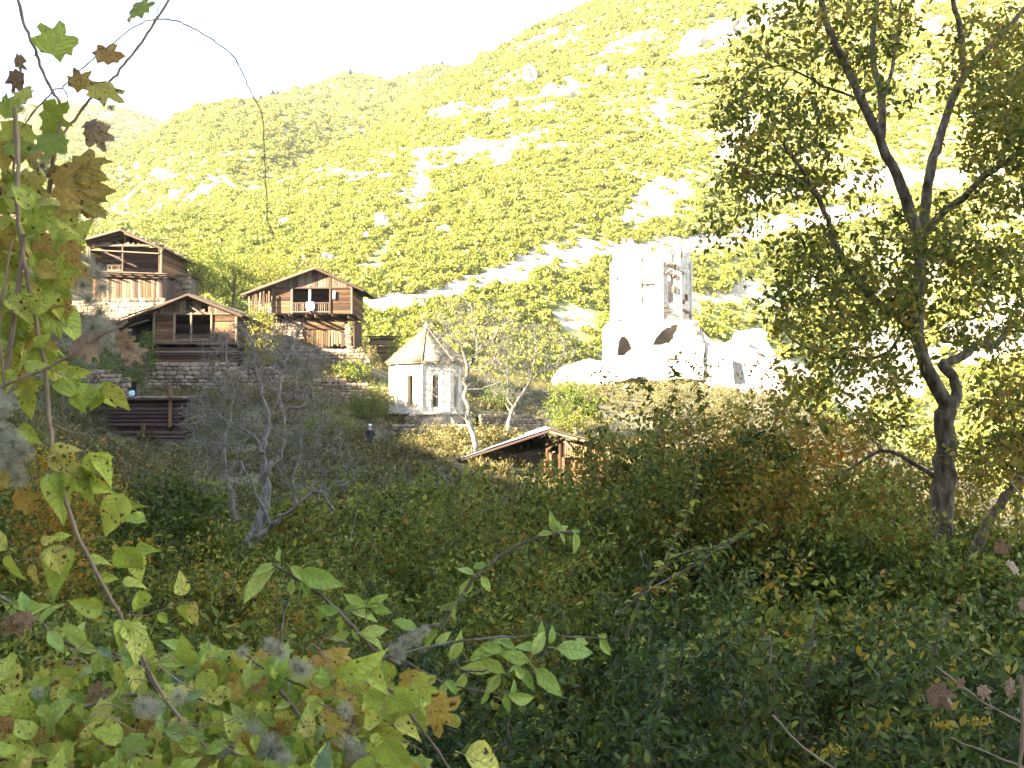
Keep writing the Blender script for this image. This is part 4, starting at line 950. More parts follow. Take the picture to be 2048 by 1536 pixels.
# --- big tree on the right
def pl(pts, Y, dy=0., wob=.02, k=3):
    n = len(pts); return smoothline([P(x, y, Y + dy * q / max(1, n - 1)) for q, (x, y) in enumerate(pts)], k, wob)
YT = 13.
base = P(1882, 1185, YT); base[2] = min(base[2], gz(base[0], base[1]))
T = thing('walnut_tree', 'tall forked tree with dark trunk and browning leaves on the right', 'tree', tuple(base))
limbs = [(np.vstack([base - np.array((0, 0, .3)), pl([(1880, 1150), (1883, 1050), (1888, 950), (1892, 880), (1898, 815)], YT)]), .155, .13),
         (pl([(1900, 822), (1872, 772), (1846, 720), (1832, 650), (1840, 560), (1838, 480), (1812, 400), (1782, 330), (1757, 270), (1722, 200), (1692, 130), (1665, 80), (1640, 0), (1628, -90), (1600, -200)], YT, -.6, .008), .095, .03),
         (pl([(1900, 815), (1914, 790), (1906, 755), (1884, 730), (1905, 722), (1935, 705), (1958, 685), (1990, 692), (2012, 662), (2048, 640), (2110, 600), (2180, 560)], YT, .6, .006), .08, .025),
         (pl([(1840, 490), (1852, 400), (1862, 330), (1877, 285), (1900, 210), (1928, 152), (1962, 110), (2010, 60), (2048, 20), (2100, -40), (2160, -130)], YT, .5, .006), .07, .028),
         (pl([(1928, 155), (1924, 100), (1920, 50), (1905, 0), (1893, -60), (1890, -160)], YT, -.3, .006), .05, .02),
         (pl([(1762, 275), (1765, 200), (1748, 130), (1746, 70), (1752, 10), (1756, -60), (1770, -170)], YT, .8, .006), .055, .02),
         (pl([(1770, 190), (1790, 110), (1798, 40), (1808, -40)], YT, 1., .006), .03, .012),
         (pl([(1840, 480), (1880, 430), (1925, 398), (1962, 360), (2000, 332), (2048, 300), (2120, 262)], YT, -.8, .006), .055, .025),
         (pl([(1840, 668), (1795, 635), (1740, 590), (1700, 545), (1672, 495), (1655, 440), (1632, 390), (1600, 335), (1568, 290)], YT, -.9, .01), .06, .02),
         (pl([(1632, 390), (1580, 352), (1520, 350), (1470, 370)], YT - .8, -.4, .01), .02, .008), (pl([(1720, 200), (1650, 170), (1560, 130), (1480, 160)], YT, -.6, .01), .02, .008),
         (pl([(1838, 600), (1780, 700), (1700, 720), (1600, 690), (1550, 640)], YT, .6, .01), .03, .01), (pl([(1885, 960), (1820, 925), (1760, 905), (1680, 950), (1640, 985)], YT, .4, .01), .035, .01)]
def poly_pts(n, boxes, Y0, Y1):
    out = []; wts = np.array([b[4] * (b[2] - b[0]) * (b[3] - b[1]) for b in boxes], float); cnt = np.maximum(1, (n * wts / wts.sum()).astype(int))
    for (x0, y0, x1, y1, _), c_ in zip(boxes, cnt):
        for _k in range(c_):
            # ellipse within the box
            a_ = rng.random() * 6.283; r_ = rng.random() ** .5; out.append(P((x0 + x1) / 2 + (x1 - x0) / 2 * r_ * math.cos(a_) * 1.05, (y0 + y1) / 2 + (y1 - y0) / 2 * r_ * math.sin(a_) * 1.05, rng.uniform(Y0, Y1)))
    return np.array(out)
boxes = [(1560, -60, 1830, 130, .9), (1440, 20, 1640, 200, .5), (1430, 170, 1700, 300, 1.25), (1440, 290, 1760, 400, .95), (1410, 340, 1560, 480, .6), (1380, 430, 1450, 500, .5), (1540, 440, 1800, 560, .75), (1520, 540, 1860, 680, .7),
         (1880, 20, 2100, 260, .9), (1930, 160, 2140, 420, 1.4), (1820, 380, 2120, 560, .7), (1780, 480, 2130, 690, 1.25), (1960, 60, 2140, 330, 1.), (1540, 680, 1840, 790, .5), (1400, 150, 1480, 260, .5),
         (1650, -300, 2150, -40, .5), (1700, 60, 1850, 220, .5), (1940, 700, 2130, 900, 1.05), (1720, 420, 1900, 620, .7), (1900, 860, 2120, 960, .9), (1540, 760, 1830, 870, .8), (1560, 560, 1860, 760, .7), (1500, 480, 1700, 620, .5)]
att = poly_pts(1950, boxes, YT - 2.0, YT + 2.0)
g = Geo(); tw = grow(g, limbs, att, tip=.0045, sides=5, sag=.06, wob=.04)
link('trunk', g.mesh('walnut_trunk', M_bark, base, True), T)
g = Geo(); dress(g, tw, 12, .10, LEAF7, .085, rnd_blotch(1.0, .05, .55), tail=.6, droop=.2)
tag(link('crown', g.mesh('walnut_crown', M_tree, base), T), kind='stuff')
b2 = P(1915, 1190, 12.2)
T2 = thing('leaning_tree', 'slim dark tree leaning right at the foot of the big tree', 'tree', tuple(b2))
limbs = [(np.vstack([b2, pl([(1925, 1150), (1955, 1085), (1985, 1030), (2020, 975), (2060, 920), (2110, 840)], 12.2, .3)]), .075, .045)]
att = poly_pts(140, [(1940, 860, 2120, 1080, 1), (1980, 740, 2140, 900, 1)], 11.2, 13)
g = Geo(); tw = grow(g, limbs, att, tip=.004, sides=5); link('trunk', g.mesh('leaning_trunk', M_bark, b2, True), T2)
g = Geo(); dress(g, tw, 10, .085, LEAF7, .07, rnd_blotch(.8, .12)); tag(link('crown', g.mesh('leaning_crown', M_tree, b2), T2), kind='stuff')

# --- grey bare tree in the shade
def bare_tree(label, Y, trunks, boxes, natt, mat, tip, leafmat=None, per=0, leaf=.05, dY=1.6, sides=5, name='bare_tree', bias=0):
    b_ = P(*trunks[0][0][0], Y); b_[2] = min(b_[2], gz(b_[0], b_[1]) ); t_ = thing(name, label, 'tree', tuple(b_))
    limbs = []
    for q, (pts, w0, w1, dy) in enumerate(trunks):
        L_ = pl(pts, Y, dy, .035 * Y / 24)
        if q == 0: L_ = np.vstack([b_ - np.array((0, 0, .3)), L_])
        limbs.append((L_, w0 * Y / F / 2, w1 * Y / F / 2))
    att = poly_pts(natt, boxes, Y - dY, Y + dY)
    g = Geo(); tw = grow(g, limbs, att, tip=tip, sides=sides, sag=.1, wob=.09, taper=2.)
    # fine twigs
    fine = []
    for path in tw:
        for _k in range(5):
            a_ = path[rng.integers(2, 6)]; d_ = (path[-1] - path[0]) * rng.uniform(.25, .5) + rng.normal(size=3) * np.linalg.norm(path[-1] - path[0]) * .35; m_ = a_ + d_ * .5 + rng.normal(size=3) * .03
            g.tube([a_, m_, a_ + d_], [tip * .8, tip * .6, tip * .4], 3)
    link('trunk', g.mesh('bare_trunk', mat, b_), t_)
    if leafmat:
        g = Geo(); dress(g, tw, per, leaf, LEAF5, leaf * 1.5, rnd_blotch(1.5, bias)); tag(link('crown', g.mesh('bare_tree_leaves', leafmat, b_), t_), kind='stuff')
    return t_
bare_tree('grey leafless tree with twisted forked trunk in the shaded middle ground', 24,
          [([(488, 1130), (500, 1087), (516, 1044), (531, 997), (528, 950), (528, 903), (537, 856), (537, 825), (520, 770), (505, 700), (490, 660)], 36, 6, .5), ([(500, 1110), (512, 1087), (537, 1050), (562, 1034), (594, 1012), (631, 984), (652, 990), (665, 1030)], 17, 4, -.6),
           ([(530, 950), (556, 915), (569, 875), (569, 825), (594, 815), (614, 800), (612, 790)], 14, 5, .3), ([(569, 830), (556, 770), (575, 720), (600, 660)], 10, 4, .4), ([(470, 1040), (466, 990), (445, 930), (450, 875), (462, 831), (469, 778), (450, 720), (455, 680)], 12, 4, .4),
           ([(528, 905), (505, 870), (470, 845), (420, 830), (380, 850)], 9, 3, -.3), ([(594, 1010), (585, 960), (600, 900), (612, 870)], 9, 3, .2), ([(537, 1045), (500, 960), (470, 920), (440, 985)], 8, 3, -.4)],
          [(400, 650, 560, 800, 1.1), (520, 640, 640, 800, 1.), (360, 780, 520, 900, 1.), (540, 780, 690, 900, .7), (380, 880, 500, 1000, .5), (560, 880, 720, 1000, .5)], 900, M_barkgrey, .008, M_dry, 1, .045)
bare_tree('pale bare tree forking in front of the chapel right side', 50,
          [([(950, 897), (940, 846), (929, 791), (934, 753), (940, 731), (956, 704), (975, 682), (1008, 652), (1027, 641)], 15, 3, .5), ([(934, 745), (926, 704), (907, 671), (893, 655), (880, 620)], 8, 2, -.5), ([(950, 712), (956, 682), (945, 649), (940, 610)], 7, 2, .4),
           ([(932, 780), (960, 776), (1000, 765)], 5, 2, .3), ([(946, 870), (925, 830), (890, 800), (850, 775), (830, 765)], 4, 1.5, -.8), ([(934, 760), (905, 742), (870, 738), (840, 742)], 5, 2, -.6), ([(938, 740), (965, 735), (1000, 715)], 5, 2, 0)],
          [(840, 600, 1040, 700, 1), (860, 640, 1000, 780, 1), (820, 740, 900, 860, .4), (960, 700, 1060, 800, .5)], 480, M_barkpale, .009, M_dry, 2, .08, dY=2)
bare_tree('pale bare tree bending right, right of the chapel', 53,
          [([(1011, 880), (1019, 846), (1020, 821), (1044, 791), (1060, 761), (1090, 737), (1120, 715), (1128, 685), (1120, 665)], 11, 3, .5), ([(1020, 830), (1019, 778), (1011, 742), (994, 723), (985, 700)], 7, 2, -.5), ([(1058, 765), (1066, 730), (1075, 700), (1070, 670)], 5, 2, .4), ([(1020, 826), (1000, 800), (975, 780)], 4, 1.5, -.3)],
          [(1000, 650, 1150, 760, 1), (970, 680, 1060, 800, 1), (1090, 680, 1160, 740, .5)], 330, M_barkpale, .009, M_dry, 2, .08, dY=1.8)

# --- leafy trees in the village
def leafy(label, px, top, bot, Y, wpx, mat, n_att, per, leaf, name='leafy_tree', cat='tree', bias=0., barkm=None):
    s_ = Y / F; c = P(px, bot, Y); g_ = gz(c[0], Y); c[2] = min(c[2], g_) if abs(g_ - c[2]) < 6 else c[2]
    zt = P(px, top, Y)[2]; h = zt - c[2]; r = wpx * s_ / 2; t_ = thing(name, label, cat, tuple(c))
    cc = c + np.array((0, 0, h * .58)); att = ell(cc, (r, r * .8, h * .43), n_att, .4)
    att += fbm(att[:, 0] * 3 + px, att[:, 2] * 3, 3., 2, 8)[:, None] * np.array((.5, .5, .9)) * r * .25
    g = Geo(); m_ = c + np.array((rng.uniform(-.2, .2), 0, h * .35)); lm = [(smoothline([c - np.array((0, 0, .4)), m_, cc + np.array((rng.uniform(-.3, .3) * r, 0, h * .1))], 4, .03), .03 * h, .015 * h)]
    for k in range(4):
        a_ = rng.random() * 6.28; lm.append((smoothline([m_, cc + np.array((math.cos(a_) * r * .3, math.sin(a_) * r * .3, 0)), cc + np.array((math.cos(a_) * r * .6, math.sin(a_) * r * .6, h * .2))], 3, .03), .014 * h, .006 * h))
    tw = grow(g, lm, att, tip=.008, sides=4); link('trunk', g.mesh('leafy_trunk', barkm or M_bark, c), t_)
    g = Geo(); dress(g, tw, per, leaf, LEAF5, leaf * 1.0, rnd_blotch(2., bias)); tag(link('crown', g.mesh('leafy_crown', mat, c), t_), kind='stuff')
for a in [('leafy yellow-green tree directly right of the upper left house', 395, 480, 610, 96, 120, M_green, 260, 16, .24, .0),
          ('brownish half-bare tree behind the upper houses', 330, 455, 580, 112, 110, M_dry, 200, 8, .22, .2),
          ('dense yellow-green tree in the middle of the group above the two lower houses', 465, 500, 610, 100, 130, M_green, 280, 16, .24, .1),
          ('light green tree behind the ridge of the right-hand house', 560, 490, 600, 104, 150, M_green, 280, 14, .24, .12),
          ('pale thinning tree above the right-hand house ridge', 625, 500, 590, 112, 90, M_dry, 160, 10, .22, 0),
          ('bright green tree left of the upper left house, behind the vine', 130, 415, 500, 104, 90, M_green, 200, 16, .24, .15),
          ('yellow-leaved small tree growing in front of the right-hand house left corner', 520, 615, 745, 76, 90, M_green, 240, 14, .17, .22),
          ('green bush climbing the left corner of the middle house', 292, 655, 745, 73, 46, M_green, 140, 14, .14, -.25),
          ('round green tree between the bare trees and the white ruin', 1150, 755, 880, 88, 120, M_green, 320, 16, .2, -.05),
          ('dry straw-coloured bush directly in front of the ruined church', 1350, 740, 850, 100, 120, M_dry, 260, 16, .2, .1),
          ('pale dry bush below the ruined nave wall', 1450, 775, 870, 95, 110, M_dry, 220, 16, .2, .05),
          ('small green tree right of the chapel behind the bare tree', 1000, 765, 860, 92, 70, M_green, 180, 14, .2, -.1),
          ('yellowish shrub by the pale plank hut', 735, 690, 745, 84, 50, M_dry, 130, 14, .16, .2),
          ('leafy shrub between the plank hut and the chapel roof', 795, 672, 735, 88, 40, M_green, 120, 14, .17, .15),
          ('green creeper bush on the sunlit terrace below the right-hand house', 700, 720, 775, 79, 90, M_green, 200, 14, .14, 0.),
          ('half-shaded olive shrub at the left of the chapel wall', 742, 770, 850, 69, 100, M_green, 300, 14, .13, -.2),
          ('dull green shrub on the slope below the long rubble wall', 655, 820, 930, 56, 130, M_green, 320, 12, .12, -.25),
          ('brown twiggy bush right of the twisted grey tree, below the terrace wall', 640, 770, 900, 62, 140, M_dry, 260, 8, .12, -.25),
          ('brown twiggy bush left of the person', 672, 830, 940, 55, 100, M_weed, 260, 12, .12, .05),
          ('dull brown bush right of the person', 822, 870, 950, 50, 100, M_weed, 240, 12, .11, .0),
          ('olive bush under the stone base of the middle house', 470, 745, 850, 66, 110, M_weed, 240, 12, .13, .1),
          ('low olive bush beneath the right-hand house terrace', 600, 745, 820, 68, 110, M_weed, 240, 12, .13, .2),
          ('small straw-coloured bush on the slope behind the grey tree', 560, 850, 950, 50, 120, M_dry, 220, 8, .11, -.3),
          ('dull bush hiding the base of the eight-sided chapel', 880, 845, 925, 58, 130, M_weed, 260, 14, .12, 0.),
          ('dark shrub growing against the log shed right end', 420, 800, 920, 55, 110, M_dry, 240, 10, .12, -.3),
          ('olive shrub filling the gap left of the stone base', 225, 700, 800, 66, 90, M_green, 220, 12, .14, -.25),
          ('dark green shrub on the terrace behind the vine, left', 130, 690, 800, 60, 120, M_green, 260, 12, .13, -.3)]:
    leafy(a[0], a[1], a[2], a[3], a[4], a[5], a[6], a[7], a[8], a[9], bias=a[10], name='leafy_tree' if 'tree' in a[0] else 'shrub', cat='tree' if 'tree' in a[0] else 'shrub')

# --- thicket in the shade
TH = 'dark thicket shrubs filling the near slope'
def thicket():
    rows = [
     # px, top, Y, w, mat, leaf, natt, per, bias, label
     (620, 985, 27, 220, M_bush, .07, 150, 13, -.15, 'low dark shrub right of the twisted grey tree foot'),
     (770, 965, 25, 230, M_bush, .07, 190, 13, -.05, 'dark shrub below the person and the long wall'),
     (930, 985, 22, 260, M_bush, .066, 230, 14, 0., 'dark green shrub hiding the foot of the tin-roofed house'),
     (1130, 950, 20, 220, M_bush, .062, 230, 14, .02, 'shrub under the rusty gable of the tin-roofed house'),
     (1290, 855, 18.5, 240, M_orange, .06, 420, 14, -.05, 'orange-tinged shrub right of the rusty gable'),
     (1470, 850, 17.5, 260, M_orange, .058, 430, 14, -.02, 'orange and green shrub below the ruined nave'),
     (1640, 870, 18, 250, M_orange, .06, 420, 12, .1, 'open shrub left of the big tree trunk with light behind'),
     (1790, 930, 17, 200, M_bush, .06, 300, 12, .1, 'shrub close behind the big tree trunk, left side'),
     (2030, 1080, 17, 190, M_bush, .06, 160, 11, .05, 'shrub at the right edge behind the leaning tree'),
     (330, 985, 22, 230, M_bush, .06, 200, 13, -.1, 'dark shrub left of the twisted grey tree'),
     (110, 905, 14, 300, M_orange, .055, 300, 13, -.02, 'orange-flecked dark shrub at left below the log shed'),
     (20, 1010, 11, 220, M_orange, .05, 230, 13, -.05, 'orange-flecked shrub at the left edge behind the vine stem'),
     (800, 1010, 13, 300, M_bush, .055, 280, 14, -.05, 'dense green shrub in the centre behind the apple spray'),
     (1050, 985, 12.5, 310, M_bush, .055, 380, 14, .0, 'dense green shrub in the middle of the thicket'),
     (1325, 900, 12.5, 300, M_bush, .055, 480, 14, .05, 'tall dense shrub with scattered yellow leaves'),
     (1490, 915, 12, 320, M_orange, .052, 480, 14, -.08, 'shrub with many orange leaves in the right thicket'),
     (1700, 985, 11.5, 310, M_bush, .052, 400, 14, .02, 'dark shrub just left of the big trunk foot'),
     (1930, 1150, 10.5, 260, M_bush, .052, 250, 14, .0, 'dark shrub covering the foot of the leaning tree'),
     (260, 1120, 10, 300, M_orange, .05, 270, 13, -.12, 'dim shrub with orange leaves below the vine leaves'),
     (480, 1160, 10, 260, M_orange, .05, 240, 13, -.08, 'dim orange-green shrub at the foot of the twisted tree'),
     (660, 1130, 8.5, 260, M_bush, .052, 240, 14, -.05, 'dark shrub behind the left apple spray'),
     (870, 1140, 8, 290, M_bush, .052, 260, 14, -.05, 'dark shrub behind the crossing apple twigs'),
     (1100, 1130, 7.6, 300, M_bush, .052, 280, 14, -.02, 'leafy shrub in the lower middle, behind the apple twig tip'),
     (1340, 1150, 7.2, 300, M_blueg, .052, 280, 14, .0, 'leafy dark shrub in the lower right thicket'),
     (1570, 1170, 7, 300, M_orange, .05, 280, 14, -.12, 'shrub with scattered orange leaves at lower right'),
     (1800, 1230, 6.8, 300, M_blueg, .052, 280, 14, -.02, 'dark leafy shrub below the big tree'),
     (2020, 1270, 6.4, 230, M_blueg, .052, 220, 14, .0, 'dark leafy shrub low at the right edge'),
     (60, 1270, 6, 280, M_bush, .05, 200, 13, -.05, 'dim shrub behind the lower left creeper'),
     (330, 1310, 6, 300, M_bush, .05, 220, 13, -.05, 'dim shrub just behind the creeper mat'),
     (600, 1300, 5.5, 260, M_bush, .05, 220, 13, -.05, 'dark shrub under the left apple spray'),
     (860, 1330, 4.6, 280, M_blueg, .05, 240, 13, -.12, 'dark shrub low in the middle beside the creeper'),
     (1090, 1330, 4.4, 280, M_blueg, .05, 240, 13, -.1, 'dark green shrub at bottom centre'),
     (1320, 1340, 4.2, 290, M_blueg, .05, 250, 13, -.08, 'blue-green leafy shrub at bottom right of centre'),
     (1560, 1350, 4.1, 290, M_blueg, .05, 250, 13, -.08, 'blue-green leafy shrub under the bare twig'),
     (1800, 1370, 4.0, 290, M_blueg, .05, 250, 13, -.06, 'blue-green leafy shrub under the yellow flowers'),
     (2020, 1390, 3.9, 250, M_blueg, .05, 210, 13, -.06, 'dark leafy shrub in the bottom right corner')]
    for px, top, Y, w_, m_, lf, na_, per, bi, lab in rows:
        shrub(lab, px, top - (8 if Y > 11 else 0), Y, w_ * 1.12, m_, max(lf * (1.45 if Y > 9 else 1.12 if Y > 5 else 1.0), 13 * Y / F), int(na_ * (1.45 if Y > 10 else 1.4)), per - 1, group=TH, bias=bi + (.09 if m_ is M_orange else 0.), blotch=.5 * Y / 8, stems=6, tmpl=LEAFN if Y < 9 else LEAF7)
thicket()
# upright shoots standing out of the thicket
def shoot(label, pts, Y, leaf, n, mat, w0=.008, name='shoot', bias=0, side=.0):
    L_ = pl(pts, Y, 0, .003, 5); b_ = L_[0].copy(); t_ = thing(name, label, 'shoot', tuple(b_))
    g = Geo(); g.tube(L_, np.linspace(w0, w0 * .35, len(L_)), 5); link('stem', g.mesh('shoot_stem', M_bark, b_), t_)
    k = len(L_) - 1; u = rng.uniform(.15, 1, n); i_ = np.minimum((u * k).astype(int), k - 1); p = L_[i_] + rng.normal(size=(n, 3)) * .01
    ax = rng.normal(size=(n, 3)) * np.array((1, .7, .35)) + np.array((0, 0, -.15)); g = Geo(); g.leaves(p, ax, rng.normal(size=(n, 3)) * .3 + np.array((0, -.4, .8)), leaf * rng.uniform(.7, 1.2, n), rnd_blotch(1, bias)(p), *LEAF7)
    tag(link('foliage', g.mesh('shoot_leaves', mat, b_), t_), kind='stuff')
for lab, pts, Y, lf, n in [('thin leafy shoot rising out of the thicket right of centre', [(1600, 1480), (1610, 1400), (1625, 1290), (1632, 1200)], 4, .055, 26),
     ('leafy shoot leaning right in the lower right thicket', [(1800, 1500), (1830, 1420), (1860, 1330), (1890, 1240), (1930, 1190)], 4.3, .055, 40), ('leafy upright shoot beside the thin bare one', [(1540, 1500), (1548, 1420), (1545, 1340), (1540, 1270)], 3.9, .06, 34),
     ('slim shoot at bottom centre thicket', [(1290, 1520), (1310, 1450), (1330, 1360), (1335, 1290)], 4, .055, 30), ('slim shoot climbing beside the tall dense shrub', [(1250, 1280), (1290, 1180), (1360, 1110), (1440, 1090), (1500, 1060)], 6, .06, 46),
     ('yellow-green shoot in front of the orange shrub', [(1330, 1120), (1360, 1060), (1385, 1000), (1390, 940)], 8, .07, 34), ('leafy branch arching low over the right thicket', [(1230, 1230), (1300, 1180), (1390, 1130), (1470, 1080), (1530, 1040)], 5.6, .06, 44),
     ('sapling rising left of the ruined nave from the thicket', [(1330, 900), (1325, 850), (1300, 790), (1280, 750)], 14, .11, 50), ('sapling tip in front of the dark church arch', [(1300, 900), (1335, 830), (1350, 770), (1345, 735)], 14.5, .11, 50), ('sapling beside the leaning dry bush', [(1400, 900), (1410, 840), (1400, 790), (1385, 770)], 15, .11, 44),
     ('dim shoot between the grey tree and the creeper', [(560, 1300), (570, 1220), (600, 1150), (640, 1120)], 5, .05, 26), ('pale dead shoot near the middle of the slope', [(690, 1150), (700, 1080), (720, 1000), (760, 930)], 10, .06, 14)]:
    shoot(lab, pts, Y, lf, n, M_bush if 'sapling' not in lab else M_tree)
shrub('airy shrub at the left foot of the ruin, tips over the thicket', 1230, 770, 15.5, 170, M_tree, .085, 130, 10, bias=0., barkm=M_bark)
shrub('airy shrub crowding up before the broken church wall', 1370, 745, 15, 190, M_tree, .085, 150, 10, bias=.05)
shrub('airy shrub with light shining through left of the big tree', 1560, 760, 15, 200, M_tree, .08, 200, 10, bias=.05)
shrub('airy backlit shrub between church ruin and big tree trunk', 1720, 790, 15.5, 220, M_tree, .08, 240, 10, bias=.1)
shrub('airy backlit shrub right of the big tree trunk', 1980, 880, 15, 190, M_tree, .08, 190, 10, bias=.1)

shrub('airy backlit shrub low behind the big tree trunk', 1850, 880, 16, 230, M_tree, .085, 240, 10, bias=.1)
shrub('airy shrub below the opening of the ruined nave', 1480, 800, 16.5, 230, M_tree, .085, 240, 10, bias=.05)
# grass and weeds on the village slope
def tuft(k, kind):
    r_ = np.random.default_rng(k); g = Geo()
    if kind == 0:
        n = 34; th = r_.random(n) * 6.28; p = np.stack([np.cos(th) * .12 * r_.random(n), np.sin(th) * .12 * r_.random(n), 0 * th], -1); ax = np.stack([np.cos(th) * .5, np.sin(th) * .5, np.full(n, 1.)], -1) + r_.normal(size=(n, 3)) * .2
        g.leaves(p, ax, r_.normal(size=(n, 3)), r_.uniform(.2, .5, n), r_.random(n), np.array([(-.025, 0, 0), (.025, 0, 0), (.015, .6, 0), (0, 1, -.1)]), np.array([(0, 1, 2), (0, 2, 3)]))
    else:
        n = 60; p = ell((0, 0, .2), (.3, .3, .22), n); 
        p = p if True else p; g.leaves(p, r_.normal(size=(n, 3)), r_.normal(size=(n, 3)) + np.array((0, 0, 1)), r_.uniform(.07, .13, n), r_.random(n), *LEAF5)
    return g.mesh('ground_plant', M_dry if kind == 0 else M_weed)
n = 26000; th = rng.uniform(-.62, .62, n); r0 = 34 * (150 / 34) ** rng.random(n); wx = np.tan(th) * r0; wy = r0
kp = fbm(wx, wy, 7, 3, 91) > -.35; wx, wy = wx[kp], wy[kp]; wz = ground_h(wx, wy)
kk = rng.random(len(wx)) < .5
scatter('dry_grass', np.stack([wx, wy, wz - .03], -1)[kk], rng.uniform(.6, 1.7, kk.sum()), [tuft(1, 0), tuft(2, 0)])
n = 6000; th = rng.uniform(-.7, .7, n); r0 = rng.uniform(7, 28, n); ux, uy = np.tan(th) * r0, r0; uz = ground_h(ux, uy)
def under(k):
    r_ = np.random.default_rng(k); g = Geo(); n = 150; p = ell((0, 0, .3), (.5, .5, .3), n, .5); g.leaves(p, r_.normal(size=(n, 3)), r_.normal(size=(n, 3)) + np.array((0, 0, 1)), r_.uniform(.05, .09, n), r_.random(n) * .9, *LEAF5)
    for q in range(9): e = p[q]; g.tube([(0, 0, 0), e * .6, e], .004, 3, 0)
    return g.mesh('undergrowth_plant', M_bush)
scatter('undergrowth', np.stack([ux, uy, uz - .05], -1), rng.uniform(.8, 1.8, n), [under(k) for k in (5, 6, 7)])
scatter('weeds', np.stack([wx, wy, wz - .03], -1)[~kk], rng.uniform(.6, 2.2, (~kk).sum()), [tuft(3, 1), tuft(4, 1)])

# ------------------------------------------------------------------ near leaves: creeper and apple sprays
def big_leaf(kind, seed):
    r_ = random.Random(seed); V = [(0, -.22, .03), (0.012, -.22, .03), (0.012, .02, 0), (-.012, .02, 0)]; Fc = [(0, 1, 2, 3)]
    if kind == 'maple':
        cen = (0, .38); prof = []
        lob = [(-152, .40), (-120, .36), (-98, .46), (-80, .38), (-60, .56), (-47, .60), (-36, .46), (-25, .34), (-14, .48), (-5, .60), (4, .64), (14, .46), (25, .33), (38, .48), (50, .60), (64, .5), (80, .36), (100, .44), (122, .33), (152, .39), (180, .28)]
        pts = []
        for a_, rr_ in lob:
            rr_ *= r_.uniform(.85, 1.12); a_ = R(a_ + r_.uniform(-5, 5)); pts.append((math.sin(a_) * rr_, cen[1] + math.cos(a_) * rr_))
        b0 = len(V); V.append((0, cen[1], -.03)); m = len(pts)
        for f_ in (.5, 1):
            for x, y in pts:
                X_, Y_ = x * f_, cen[1] + (y - cen[1]) * f_; V.append((X_, Y_, .10 * abs(X_) - .35 * X_ * X_ - .22 * (Y_ - .4) ** 2 + r_.uniform(-.02, .02) * f_ * 2))
        for q in range(m):
            k_ = (q + 1) % m; Fc.append((b0, b0 + 1 + q, b0 + 1 + k_)); Fc.append((b0 + 1 + q, b0 + 1 + m + q, b0 + 1 + m + k_, b0 + 1 + k_))
    else:
        prof = {'ovate': [(0, .02), (.02, .16), (.12, .28), (.27, .32), (.42, .285), (.57, .22), (.72, .14), (.86, .06), (1, 0)], 'apple': [(0, .01), (.07, .07), (.2, .16), (.36, .215), (.52, .22), (.68, .18), (.82, .11), (.92, .05), (1, 0)]}[kind]
        cl = r_.uniform(-.6, -.05); fo = r_.uniform(.2, .9); tw_ = r_.uniform(-.6, .6); b0 = len(V)
        for t_, w_ in prof:
            for u in (-1, -.55, 0, .55, 1):
                ww = w_ * (r_.uniform(.9, 1.08) if abs(u) == 1 else 1); x = u * ww; z = fo * abs(x) + cl * t_ * t_ - .5 * x * x + tw_ * x * t_ + r_.uniform(-.012, .012)
                V.append((x, t_, z))
        for q in range(len(prof) - 1):
            for u in range(4): a_ = b0 + q * 5 + u; Fc.append((a_, a_ + 1, a_ + 6, a_ + 5))
    V = np.array(V); tri = np.array([f_ for f_ in Fc if len(f_) == 3]); qd = np.array([f_ for f_ in Fc if len(f_) == 4])
    return V, ([tri, qd] if len(tri) else [qd])
LM = {}
for kind, mats in (('ovate', (M_clem, M_gold)), ('maple', (M_maple, M_gold, M_brown)), ('apple', (M_apple,))):
    for m_ in mats:
        LM[kind, m_.name] = [mesh_np('leaf_' + kind, *big_leaf(kind, 10 * k + len(kind)), m_, smooth=True) for k in range(7)]
def lf(parent, kind, mat, px, py, Y, lpx, ang, tilt=None, spin=None, name='leaf'):
    """leaf whose base sits at px,py, pointing at ang degrees in the picture (0 right, 90 up)"""
    s_ = lpx * Y / F; a_ = R(ang); a = Vector((math.cos(a_), random.uniform(-.6, .6), math.sin(a_))).normalized(); s_ *= random.uniform(.8, 1.1)
    n_ = Vector((random.uniform(-.9, .9), -1, random.uniform(-.2, 1.1))); n_ = (n_ - a * n_.dot(a)).normalized(); b_ = a.cross(n_)
    M = Matrix((b_ * s_, a * s_, n_ * s_)).transposed().to_4x4(); M.translation = Vector(P(px, py, Y))
    return link(name, random.choice(LM[kind, mat.name]), parent, ORG[parent.name].inverted() @ M)
def stemtube(parent, lines, mat, name='stem', sides=6):
    o_ = np.array(ORG[parent.name].translation)
    for pts, Y, w0, w1 in lines:
        L_ = pl(pts, Y, 0, .0008, 5); g = Geo(); r0, r1 = w0 * Y / F / 2, w1 * Y / F / 2; rad = np.linspace(r0, r1, len(L_)) * (1 + .12 * np.sin(np.arange(len(L_)) * 2.2)); g.tube(L_, rad, sides); link(name, g.mesh(name, mat, o_, True), parent)
fluffs = []
